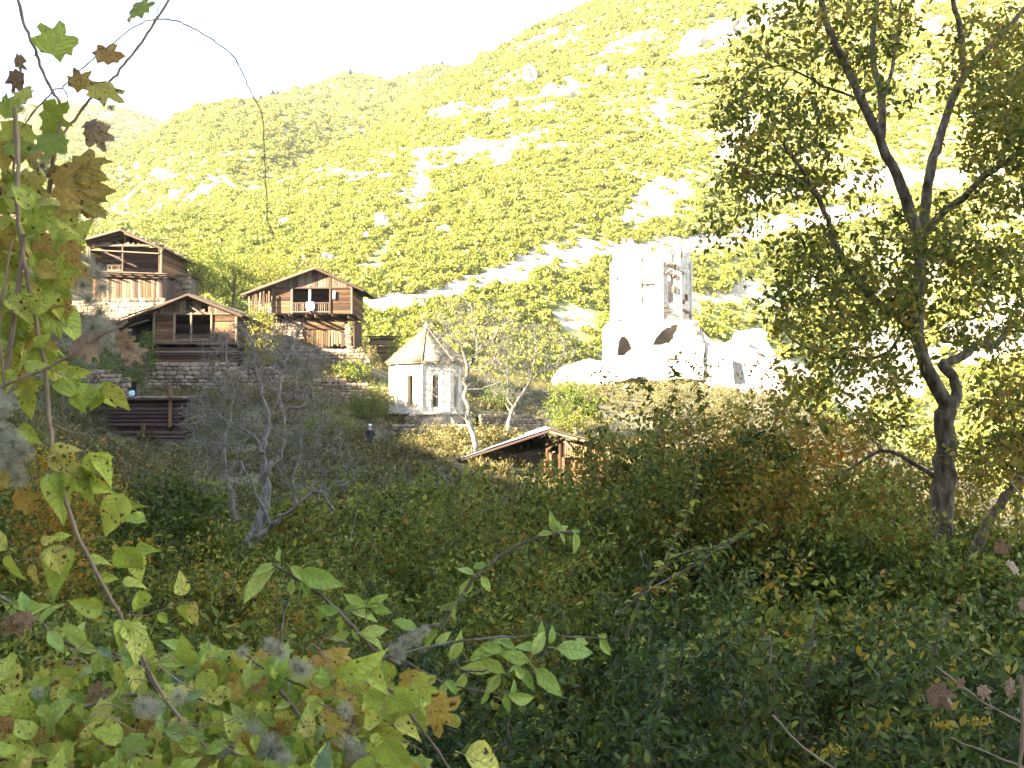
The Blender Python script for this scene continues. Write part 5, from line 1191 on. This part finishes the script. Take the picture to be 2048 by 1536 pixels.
for k in range(3):
    r_ = np.random.default_rng(50 + k); g = Geo(); g.fl = 1
    for q in range(420):
        d_ = r_.normal(size=3); d_ /= np.linalg.norm(d_); c_ = np.cross(d_, r_.normal(size=3)); c_ /= np.linalg.norm(c_); u = np.linspace(.05, 1, 6)[:, None]
        e_ = np.cross(d_, c_); ph = 3.2 * u; pts = d_ * u * .8 + (c_ * np.sin(ph) + e_ * (1 - np.cos(ph))) * .22 * r_.uniform(.6, 1.4) + c_ * .35 * u ** 2; sd = np.cross(d_, c_) * .008; sd2 = c_ * .005
        V = np.concatenate([pts + sd, pts - sd + sd2]); f_ = np.array([(a, a + 1, a + 7, a + 6) for a in range(5)]); g.add(V, f_, r_.random())
    g.tube([(0, -0., -.12), (0, 0, .12)], .09, 6, 0)
    fluffs.append(g.mesh('seed_head', M_fluff))
def fluff(parent, px, py, Y, rpx):
    o_ = link('seed_head', random.choice(fluffs), parent); s_ = rpx * Y / F * .72; p = P(px, py, Y) - np.array(ORG[parent.name].translation); o_.location = p; o_.scale = (s_, s_, s_); o_.rotation_euler = (random.random() * 6, random.random() * 6, random.random() * 6)

CL, MA, GO, BR, AP = M_clem, M_maple, M_gold, M_brown, M_apple
# climbing vine at the left: lower clematis stem
V1 = thing('clematis_vine', 'long clematis stem with spotted heart-shaped leaves running down the left side', 'vine', tuple(P(270, 1300, 1.8)))
stemtube(V1, [([(30, 215), (36, 330), (34, 430), (52, 540), (72, 640), (90, 740), (98, 830), (110, 920), (128, 990), (160, 1080), (196, 1150), (238, 1225), (262, 1265), (282, 1310), (320, 1380), (380, 1460), (450, 1530)], 1.75, 9, 6),
              ([(160, 1080), (175, 1077), (215, 1072)], 1.75, 3, 2), ([(98, 845), (140, 862), (180, 870)], 1.75, 3, 2), ([(250, 1232), (300, 1228), (350, 1208), (385, 1205)], 1.75, 3, 2), ([(92, 735), (130, 750), (165, 762)], 1.75, 3, 2), ([(110, 920), (140, 945), (165, 950)], 1.75, 3, 2), ([(160, 1080), (130, 1095), (70, 1118), (30, 1120)], 1.75, 3, 2)], M_stem)
for kd, m_, x, y, l, a in [('ovate', CL, 100, 912, 82, 20), ('ovate', CL, 100, 915, 66, -20), ('ovate', CL, 112, 950, 95, -65), ('ovate', CL, 118, 945, 60, -80), ('ovate', CL, 165, 925, 78, 5), ('ovate', CL, 185, 912, 92, -52), ('ovate', CL, 150, 945, 95, -35), ('ovate', CL, 180, 950, 80, -95), ('ovate', CL, 172, 925, 60, -85),
        ('ovate', CL, 246, 990, 92, -115), ('ovate', CL, 248, 992, 58, -40), ('ovate', CL, 246, 985, 62, -75), ('ovate', CL, 132, 745, 55, -40), ('ovate', CL, 140, 745, 46, 0), ('ovate', CL, 176, 768, 70, -85), ('ovate', CL, 205, 765, 75, -70), ('ovate', CL, 215, 770, 78, -60), ('ovate', CL, 195, 775, 64, -100),
        ('ovate', CL, 106, 770, 70, -25), ('ovate', CL, 148, 790, 55, -55), ('ovate', CL, 38, 735, 62, 175), ('ovate', CL, 35, 750, 50, 200), ('ovate', CL, 82, 1085, 40, 20), ('ovate', CL, 108, 1090, 72, -85), ('ovate', CL, 120, 1095, 100, -82), ('ovate', CL, 110, 1080, 38, 30),
        ('ovate', CL, 178, 1120, 60, -5), ('ovate', CL, 200, 1150, 40, -20), ('ovate', CL, 237, 1095, 92, -62), ('ovate', CL, 262, 1110, 65, -60), ('ovate', CL, 270, 1105, 50, 20), ('ovate', CL, 235, 1090, 40, -100), ('ovate', CL, 245, 1165, 62, -5), ('ovate', CL, 280, 1180, 60, -100),
        ('ovate', CL, 205, 1215, 65, 170), ('ovate', CL, 365, 1190, 48, 95), ('ovate', CL, 372, 1208, 50, -95), ('ovate', CL, 380, 1207, 60, -60), ('ovate', CL, 245, 1240, 60, -80), ('ovate', CL, 262, 1245, 85, -65), ('ovate', CL, 272, 1330, 62, -88), ('ovate', CL, 318, 1225, 36, -60),
        ('maple', MA, 25, 950, 60, 200), ('maple', GO, 20, 1010, 66, 20), ('ovate', CL, 20, 1110, 80, -85), ('ovate', CL, 60, 1130, 50, -60), ('ovate', CL, 12, 1100, 60, 130), ('ovate', CL, 42, 850, 60, -50), ('maple', MA, 48, 800, 60, 90), ('ovate', CL, 20, 690, 60, 160), ('ovate', CL, 60, 780, 58, -95), ('ovate', CL, 290, 1040, 44, 170),
        ('ovate', CL, 50, 600, 64, 130), ('ovate', CL, 62, 620, 62, 30), ('maple', MA, 70, 560, 90, 10), ('ovate', CL, 40, 500, 60, 160), ('maple', MA, 60, 480, 84, 60), ('ovate', CL, 45, 450, 66, 20), ('maple', MA, 80, 620, 70, -30), ('ovate', CL, 25, 560, 62, 200), ('maple', MA, 30, 620, 80, -100), ('ovate', CL, 70, 690, 50, 40),
        ('maple', MA, 20, 460, 78, 180), ('ovate', CL, 80, 530, 64, -10), ('maple', GO, 110, 520, 66, -60), ('ovate', CL, 90, 590, 62, -50), ('maple', MA, 12, 520, 80, 100), ('ovate', CL, 55, 420, 60, 110), ('maple', GO, 118, 590, 60, -80), ('ovate', CL, 15, 600, 66, -30)]:
    lf(V1, kd, m_, x, y, 1.75 + random.uniform(-.05, .08), l * 1.0, a)
for k in range(95):
    kd, m_ = random.choice([('ovate', CL), ('ovate', CL), ('ovate', CL), ('maple', MA), ('ovate', GO)]); y = random.uniform(380, 740)
    lf(V1, kd, m_, random.uniform(-30, 135 - abs(y - 520) * .12), y, random.uniform(1.72, 2.0), random.uniform(48, 84), random.uniform(-150, 60))
# upper vine with lobed leaves
V2 = thing('maple_vine', 'lobed-leaf branch reaching across the sky at upper left', 'vine', tuple(P(40, 560, 1.9)))
stemtube(V2, [([(28, -30), (48, 45), (66, 90), (84, 140), (104, 182), (124, 220), (112, 300), (96, 380), (84, 470)], 1.9, 7, 6), ([(350, -20), (318, 30), (290, 76), (255, 120), (218, 165), (180, 200), (140, 250), (110, 290)], 1.95, 5, 6),
              ([(40, 260), (75, 215), (110, 180), (124, 178), (135, 195), (128, 225)], 1.92, 4, 3), ([(124, 178), (160, 140), (200, 108), (235, 80), (275, 50), (312, 38)], 1.92, 3, 2.5), ([(80, 118), (60, 105), (40, 108)], 1.9, 2, 1.5), ([(140, 170), (165, 155), (180, 175)], 1.9, 2, 1.5),
              ([(84, 440), (95, 400), (110, 300)], 1.9, 9, 8), ([(30, 220), (28, 300), (30, 420)], 1.9, 5, 6)], M_stem)
for kd, m_, x, y, l, a in [('maple', MA, 262, 40, 62, 85), ('maple', MA, 272, 38, 66, 75), ('maple', MA, 100, 118, 88, 80), ('maple', GO, 205, 128, 76, 75), ('maple', BR, 40, 138, 62, 240), ('maple', BR, 38, 105, 50, -100), ('maple', MA, 178, 165, 84, -30), ('maple', MA, 145, 180, 66, 60), ('maple', BR, 182, 240, 62, -75), ('maple', BR, 190, 235, 40, -120),
        ('maple', MA, 75, 215, 80, -30), ('maple', MA, 90, 230, 78, -75), ('maple', MA, 60, 200, 60, 150), ('maple', MA, 115, 260, 84, -95), ('maple', MA, 50, 240, 90, -100), ('maple', MA, 30, 290, 94, 200), ('maple', GO, 45, 280, 74, -60), ('maple', MA, 15, 340, 90, -80), ('maple', MA, 60, 330, 84, -95),
        ('maple', GO, 90, 370, 130, 0), ('maple', GO, 110, 390, 120, -20), ('maple', GO, 130, 350, 90, 25), ('maple', GO, 150, 400, 80, 0), ('maple', BR, 140, 360, 66, 30), ('maple', MA, 30, 430, 90, 90), ('maple', MA, 10, 400, 80, 60), ('maple', GO, 100, 330, 50, -60), ('maple', MA, 110, 450, 80, -60), ('maple', GO, 130, 480, 70, -70), ('maple', MA, 70, 470, 84, -80),
        ('maple', GO, 120, 530, 70, -30), ('maple', MA, 20, 240, 66, 100), ('maple', MA, 5, 300, 70, 20)]:
    lf(V2, kd, m_, x, y, 1.9 + random.uniform(-.06, .06), l, a)
for x, y, r_ in ((36, 205, 14), (42, 218, 16), (222, 215, 14), (200, 265, 16), (100, 290, 22), (85, 330, 26), (96, 345, 20), (105, 240, 14), (60, 300, 20), (30, 200, 12)): fluff(V2, x, y, 1.92, r_)
# arching bare tendril
V3 = thing('bare_tendril', 'thin leafless twig arching down across the sky from upper left', 'twig', tuple(P(312, 38, 2.)))
stemtube(V3, [([(312, 38), (345, 40), (385, 56), (425, 80), (462, 108), (480, 135), (500, 178), (525, 232), (528, 290), (530, 340), (534, 400), (536, 440), (545, 462), (548, 478)], 2., 3.4, 2.6), ([(466, 112), (485, 135), (505, 152), (525, 170)], 2., 1.2, .7), ([(312, 38), (330, 62), (352, 80), (356, 94)], 2., 1.5, .8), ([(525, 232), (560, 245), (600, 275)], 2., 1.2, .7), ([(526, 232), (497, 255), (495, 300)], 2., 1, .6),
              ([(528, 310), (560, 330), (580, 340)], 2., 1, .6), ([(312, 38), (318, 10), (330, -20)], 2., 2, 2), ([(534, 440), (525, 455), (530, 462)], 2., 2, 1), ([(462, 108), (462, 130), (470, 140)], 2., 1, .6), ([(530, 350), (540, 360)], 2., 1.2, .8), ([(528, 270), (518, 265)], 2., 1.2, .8)], M_stem)
# crossing dry stem
V4 = thing('dry_vine_stem', 'straight dry stem crossing behind the clematis with brown curled leaves', 'vine', tuple(P(0, 790, 1.7)))
stemtube(V4, [([(-60, 800), (0, 775), (55, 752), (92, 738), (150, 706), (205, 672), (255, 642)], 1.7, 8, 5), ([(10, 780), (0, 640), (24, 480)], 1.72, 5, 4), ([(15, 740), (28, 640), (38, 560), (50, 470)], 1.75, 12, 9)], M_stem)
for x, y, l, a in ((135, 690, 62, 0), (160, 680, 56, -50), (225, 685, 56, 10), (245, 690, 60, -40), (20, 1228, 60, -80), (35, 1225, 55, -60)): lf(V4, 'maple', BR, x, y, 1.68, l, a)
for x, y, r_ in ((195, 545, 30), (205, 575, 32), (178, 600, 34), (200, 625, 34), (185, 655, 38), (215, 665, 32), (175, 520, 24), (190, 690, 30), (230, 690, 26), (165, 570, 26), (25, 885, 44), (45, 905, 36), (15, 930, 44), (35, 955, 34), (10, 820, 26), (0, 860, 34)): fluff(V4, x, y, 1.72, r_)

# apple sprays
A1 = thing('apple_branch', 'apple twig rising left from the creeper mat with pale leaves fanned at its tip', 'branch', tuple(P(740, 1300, 2.)))
stemtube(A1, [([(800, 1330), (755, 1305), (720, 1270), (680, 1225), (640, 1190), (600, 1162), (570, 1143), (545, 1128)], 2., 9, 4), ([(730, 1240), (735, 1215), (733, 1195)], 2., 3, 2), ([(680, 1225), (730, 1215)], 2., 3, 2)], M_bark)
for x, y, l, a in [(548, 1140, 84, 215), (560, 1124, 36, 110), (552, 1130, 50, 190), (600, 1142, 90, -18), (580, 1132, 56, -40), (605, 1150, 52, -65), (625, 1155, 28, 10), (582, 1160, 34, -90), (640, 1180, 44, 30), (678, 1222, 46, 170), (690, 1225, 34, 50), (680, 1230, 34, -110), (690, 1240, 46, -120), (705, 1255, 38, -60), (700, 1222, 56, -10), (735, 1212, 42, 30), (733, 1212, 48, 155), (735, 1215, 34, -85), (740, 1210, 64, -15), (720, 1265, 70, 0), (720, 1270, 50, -15), (700, 1265, 44, 200), (650, 1210, 40, -110)]: lf(A1, 'apple', AP, x, y, 2. + random.uniform(-.04, .04), l, a)
A2 = thing('apple_branch', 'long apple twig reaching up to the right with leaves only at joints and tip', 'branch', tuple(P(700, 1330, 2.05)))
stemtube(A2, [([(690, 1340), (740, 1315), (790, 1285), (840, 1258), (885, 1246), (905, 1215), (925, 1190), (950, 1155), (985, 1125), (1030, 1095), (1080, 1075), (1110, 1066), (1145, 1063)], 2.05, 12, 4), ([(885, 1246), (893, 1275), (905, 1310), (920, 1340)], 2.05, 5, 4)], M_bark)
for x, y, l, a in [(1115, 1063, 44, 120), (1118, 1060, 24, 100), (1148, 1066, 38, -75), (1105, 1068, 30, 175), (1120, 1066, 24, -60), (1140, 1062, 24, 0), (974, 1130, 40, 190), (948, 1150, 44, 150), (946, 1155, 50, 235), (962, 1152, 40, -60), (915, 1200, 60, 215), (912, 1205, 44, 250), (880, 1245, 60, -130), (925, 1185, 14, -30), (835, 1258, 50, 160), (1108, 1067, 36, 30)]: lf(A2, 'apple', AP, x, y, 2.05 + random.uniform(-.03, .03), l, a)
A3 = thing('apple_branch', 'lower apple twig stretching right with the largest bright leaves', 'branch', tuple(P(780, 1320, 1.95)))
stemtube(A3, [([(760, 1320), (830, 1300), (900, 1285), (960, 1278), (1040, 1273), (1120, 1270), (1210, 1278)], 1.95, 7, 3), ([(920, 1340), (950, 1342), (990, 1340), (1030, 1328), (1070, 1310), (1110, 1295)], 1.95, 4, 3), ([(800, 1315), (850, 1345), (900, 1370), (960, 1382), (1020, 1385)], 1.98, 4, 3)], M_bark)
for x, y, l, a in [(1090, 1290, 56, 105), (1098, 1288, 34, 70), (1112, 1296, 90, -12), (1070, 1335, 72, -45), (1048, 1335, 46, -70), (1060, 1322, 62, 165), (1050, 1325, 44, 200), (1010, 1345, 62, 150), (985, 1342, 70, 165), (1000, 1345, 50, -120), (1030, 1330, 40, -60), (960, 1290, 52, -12), (985, 1285, 50, 10), (1000, 1280, 46, -20), (1090, 1272, 40, 190), (1200, 1276, 46, -60), (1195, 1270, 38, -20), (1150, 1275, 36, -30), (1015, 1388, 64, -20), (1010, 1388, 40, -80), (980, 1385, 38, -130), (1020, 1390, 40, 60), (930, 1345, 50, -110), (905, 1368, 40, 200), (890, 1360, 44, -40), (870, 1290, 44, 40), (900, 1320, 56, 60), (1065, 1310, 50, 60), (1080, 1300, 56, 165), (940, 1320, 66, 30)]: lf(A3, 'apple', AP, x, y, 1.95 + random.uniform(-.04, .04), l, a)
A4 = thing('apple_branch', 'apple branch lying low across the creeper at lower left', 'branch', tuple(P(20, 1240, 2.1)))
stemtube(A4, [([(-40, 1170), (20, 1205), (80, 1245), (130, 1285), (200, 1305), (300, 1312), (390, 1345), (470, 1362), (540, 1385)], 2.1, 7, 4), ([(-30, 1465), (60, 1440), (130, 1425), (220, 1400), (270, 1390), (360, 1395), (450, 1400)], 1.9, 9, 5), ([(280, 1320), (320, 1390), (370, 1450), (440, 1510), (500, 1560)], 1.85, 9, 7), ([(560, 1380), (600, 1430), (640, 1480), (690, 1540)], 1.85, 8, 6), ([(480, 1300), (540, 1345), (600, 1370), (650, 1400)], 2., 5, 4), ([(700, 1340), (780, 1380), (830, 1440), (900, 1540)], 1.9, 7, 6)], M_bark)
for k in range(80):
    L_ = random.choice([[(20, 1205), (130, 1285)], [(130, 1285), (390, 1345)], [(390, 1345), (540, 1385)], [(60, 1440), (270, 1390)], [(270, 1390), (450, 1400)], [(280, 1320), (440, 1510)], [(480, 1300), (650, 1400)]]); u = random.random()
    lf(A4, 'apple', AP, L_[0][0] + (L_[1][0] - L_[0][0]) * u, L_[0][1] + (L_[1][1] - L_[0][1]) * u, 1.95 + random.uniform(-.1, .2), random.uniform(40, 72), random.uniform(0, 360))
# creeper mat: three patches of large yellow-green leaves and seed heads
def mat_patch(label, boxes, n, nf, Y0, Y1):
    t_ = thing('creeper', label, 'creeper', tuple(P((boxes[0][0] + boxes[0][2]) / 2, 1536, (Y0 + Y1) / 2)))
    for k in range(n):
        b = random.choices(boxes, [(q[2] - q[0]) * (q[3] - q[1]) for q in boxes])[0]; u = random.random(); x = random.uniform(b[0], b[2]); y = b[1] + (b[3] - b[1]) * random.random() ** .9
        Y = Y1 + (Y0 - Y1) * (y - b[1]) / (b[3] - b[1]) + random.uniform(-.1, .15)
        kd = random.random(); 
        if kd < .55: a_ = ('ovate', CL)
        elif kd < .72: a_ = ('maple', MA)
        elif kd < .84: a_ = ('apple', AP)
        elif kd < .90: a_ = ('maple', GO)
        elif kd < .98: a_ = ('ovate', GO)
        else: a_ = ('maple', BR)
        lf(t_, *a_, x, y, Y, random.uniform(36, 86), random.choice((random.uniform(-140, -40), random.uniform(0, 360))))
    o_ = np.array(ORG[t_.name].translation)
    g = Geo()
    for k in range(n // 9):
        b = random.choice(boxes); x, y = random.uniform(b[0], b[2]), random.uniform(b[1], b[3]); dx, dy = random.uniform(-120, 120), random.uniform(-60, 60); Y = random.uniform(Y0, Y1)
        g.tube(smoothline([P(x, y, Y), P(x + dx * .5 + random.uniform(-25, 25), y + dy * .5 + random.uniform(-25, 15), Y), P(x + dx, y + dy, Y)], 4), .0010, 5)
    tag(link('stem', g.mesh('creeper_stem', M_stem, o_), t_), kind='stuff')
    for k in range(nf):
        b = random.choice(boxes); fluff(t_, random.uniform(b[0], b[2]), random.uniform(b[1], b[3]), Y0 + random.uniform(-.02, .1), random.uniform(18, 36))
    return t_
mat_patch('yellow-green creeper mat in the bottom left corner', [(-40, 1330, 260, 1600), (0, 1400, 300, 1600)], 250, 2, 1.55, 2.1)
mat_patch('yellow-green creeper mat with seed fluff left of the bottom centre', [(240, 1300, 480, 1600), (260, 1360, 540, 1600)], 250, 3, 1.55, 2.1)
C3 = mat_patch('creeper mat under the apple twigs with fluffy seed heads', [(480, 1280, 700, 1600), (560, 1330, 840, 1600)], 250, 2, 1.6, 2.1)
for x, y, r_ in ((540, 1290, 26), (560, 1305, 30), (605, 1340, 34), (590, 1330, 24), (485, 1305, 22), (500, 1470, 46), (540, 1500, 50), (470, 1500, 44), (570, 1520, 44), (690, 1500, 46), (730, 1515, 46), (650, 1530, 44), (810, 1285, 24), (830, 1275, 26), (790, 1300, 24), (850, 1262, 18), (800, 1310, 22), (75, 1385, 20), (690, 1420, 26)): fluff(C3, x, y, 1.75, r_)
for kd, m_, x, y, l, a in [('ovate', CL, 770, 1480, 110, -60), ('ovate', CL, 775, 1395, 92, -35), ('ovate', CL, 840, 1390, 84, -55), ('maple', MA, 850, 1400, 100, -30), ('ovate', CL, 765, 1440, 72, 195), ('ovate', CL, 790, 1445, 66, -25), ('ovate', CL, 770, 1400, 60, 170), ('ovate', CL, 930, 1510, 110, -30), ('ovate', CL, 915, 1455, 44, 130), ('ovate', CL, 690, 1345, 90, 20), ('ovate', CL, 740, 1345, 70, -40)]:
    lf(C3, kd, m_, x, y, 1.55, l, a)

# bare stalks and dead leaves at lower right
D1 = thing('dead_stalk', 'straight pale dead stalk slanting across the bottom right of centre', 'stalk', tuple(P(1690, 1560, 2.3)))
stemtube(D1, [([(1545, 1430), (1590, 1480), (1640, 1520), (1700, 1560)], 2.3, 5, 6)], M_stem)
D2 = thing('dead_stalk', 'pale dead stalk with crumpled brown leaves slanting at the right', 'stalk', tuple(P(2060, 1500, 2.3)))
stemtube(D2, [([(1872, 1332), (1920, 1370), (1975, 1410), (2060, 1455)], 2.3, 5, 5), ([(1900, 1475), (1960, 1500), (2060, 1540)], 2.2, 3, 4), ([(2040, 1560), (2045, 1450), (2042, 1350)], 2.1, 7, 6), ([(2020, 960), (2048, 1000), (2080, 1050)], 2.2, 4, 4)], M_stem)
for x, y, l, a in ((1850, 1390, 54, 10), (1880, 1385, 50, -40), (1955, 1370, 38, -50), (2010, 1370, 46, -30), (2015, 1130, 50, -20), (2000, 1110, 40, 80), (1925, 1375, 30, 120), (2035, 1200, 44, -30)): lf(D2, 'maple', BR, x, y, 2.25, l, a)
for x, y, lab in ((1670, 1500, 'small cluster of yellow florets at the bottom right of centre'), (1885, 1450, 'small cluster of yellow florets beside the dead stalks'), (1960, 1445, 'right-hand cluster of yellow florets beside the dead stalks')):
    f_ = thing('yellow_flower', lab, 'flower', tuple(P(x, y + 60, 2.6))); o_ = np.array(ORG[f_.name].translation); g = Geo(); p = ell(P(x, y, 2.6), (.035, .02, .012), 60)
    g.leaves(p, rng.normal(size=(60, 3)), rng.normal(size=(60, 3)), np.full(60, .012), np.full(60, .93), *LEAF5); link('floret_cluster', g.mesh('florets', M_bush, o_), f_)
    g = Geo(); g.tube(smoothline([P(x + 6, y + 60, 2.6), P(x, y + 30, 2.6), P(x, y, 2.6)], 3), .0015, 4); link('stem', g.mesh('flower_stem', M_stemg, o_), f_)

# ------------------------------------------------------------------ person on the path
def skin_mesh(name, pts, edges, rad, mat, parent, sub=2):
    me = bpy.data.meshes.new(name); me.from_pydata(pts, edges, []); me.update(); o = link(name, me, parent)
    me.materials.append(mat); md = o.modifiers.new('skin', 'SKIN'); sv = me.skin_vertices[0].data
    for v, r_ in zip(sv, rad): v.radius = r_ if isinstance(r_, tuple) else (r_, r_); 
    sv[0].use_root = True; md.use_smooth_shade = True; s_ = o.modifiers.new('sub', 'SUBSURF'); s_.levels = sub; s_.render_levels = sub; return o
pp_ = P(740, 905, 62)
pr = thing('person', 'person in dark clothes and white cap standing on the slope left of the chapel', 'person', tuple(pp_), R(200))
pts = [(0, 0, .93), (0, 0, 1.15), (0, .01, 1.38), (0, .0, 1.47), (0, -.02, 1.55), (0, -.02, 1.66), (-.09, 0, .88), (-.10, .02, .48), (-.11, 0, .07), (-.12, .14, .03), (.09, 0, .88), (.11, -.02, .48), (.13, -.04, .07), (.13, .1, .03),
       (-.18, 0, 1.38), (-.24, .03, 1.12), (-.22, .16, .92), (-.2, .22, .88), (.18, 0, 1.38), (.25, 0, 1.12), (.25, .08, .87), (.25, .1, .79)]
ed = [(0, 1), (1, 2), (2, 3), (3, 4), (4, 5), (0, 6), (6, 7), (7, 8), (8, 9), (0, 10), (10, 11), (11, 12), (12, 13), (2, 14), (14, 15), (15, 16), (16, 17), (2, 18), (18, 19), (19, 20), (20, 21)]
rad = [.13, .13, .12, .055, .085, .09, .08, .06, .045, .04, .08, .06, .045, .04, .055, .045, .035, .035, .055, .045, .035, .035]
skin_mesh('body', pts, ed, rad, M_skin, pr)
skin_mesh('coat', [(0, 0, .8), (0, 0, 1.0), (0, 0, 1.2), (0, .01, 1.4), (-.18, 0, 1.38), (-.24, .03, 1.12), (-.22, .15, .95), (.18, 0, 1.38), (.25, 0, 1.12), (.25, .07, .9)], [(0, 1), (1, 2), (2, 3), (3, 4), (4, 5), (5, 6), (3, 7), (7, 8), (8, 9)], [(.2, .15), (.17, .14), (.17, .14), (.13, .11), .08, .065, .055, .08, .065, .055], M_coat, pr)
skin_mesh('trousers', [(0, 0, .9), (-.09, 0, .85), (-.10, .02, .48), (-.11, 0, .1), (.09, 0, .85), (.11, -.02, .48), (.13, -.04, .1)], [(0, 1), (1, 2), (2, 3), (0, 4), (4, 5), (5, 6)], [.14, .1, .08, .07, .1, .08, .07], M_trous, pr)
bm = bmesh.new(); bmesh.ops.create_uvsphere(bm, u_segments=12, v_segments=8, radius=.115)
for v in bm.verts: v.co.z = v.co.z * .8 if v.co.z > 0 else v.co.z * .25
me = bpy.data.meshes.new('cap'); bm.to_mesh(me); bm.free(); me.materials.append(M_cloth); o = link('cap', me, pr); o.location = (0, -.02, 1.67)

# ------------------------------------------------------------------ air
def haze():
    m, N, L = newmat('haze_air'); v = N.new('ShaderNodeVolumePrincipled'); v.inputs['Color'].default_value = (.95, .95, .92, 1); v.inputs['Density'].default_value = HAZE
    v.inputs['Anisotropy'].default_value = .2
    o = N.new('ShaderNodeOutputMaterial'); L.new(v.outputs[0], o.inputs['Volume'])
    lo, hi = np.array((-2600., -260, -60)), np.array((2900., 1800, 470))
    tag(link('haze', mesh_np('haze', (lo + hi) / 2 + BOXV * (hi - lo), BOXF, m)), kind='stuff')
HAZE = .0001
haze()
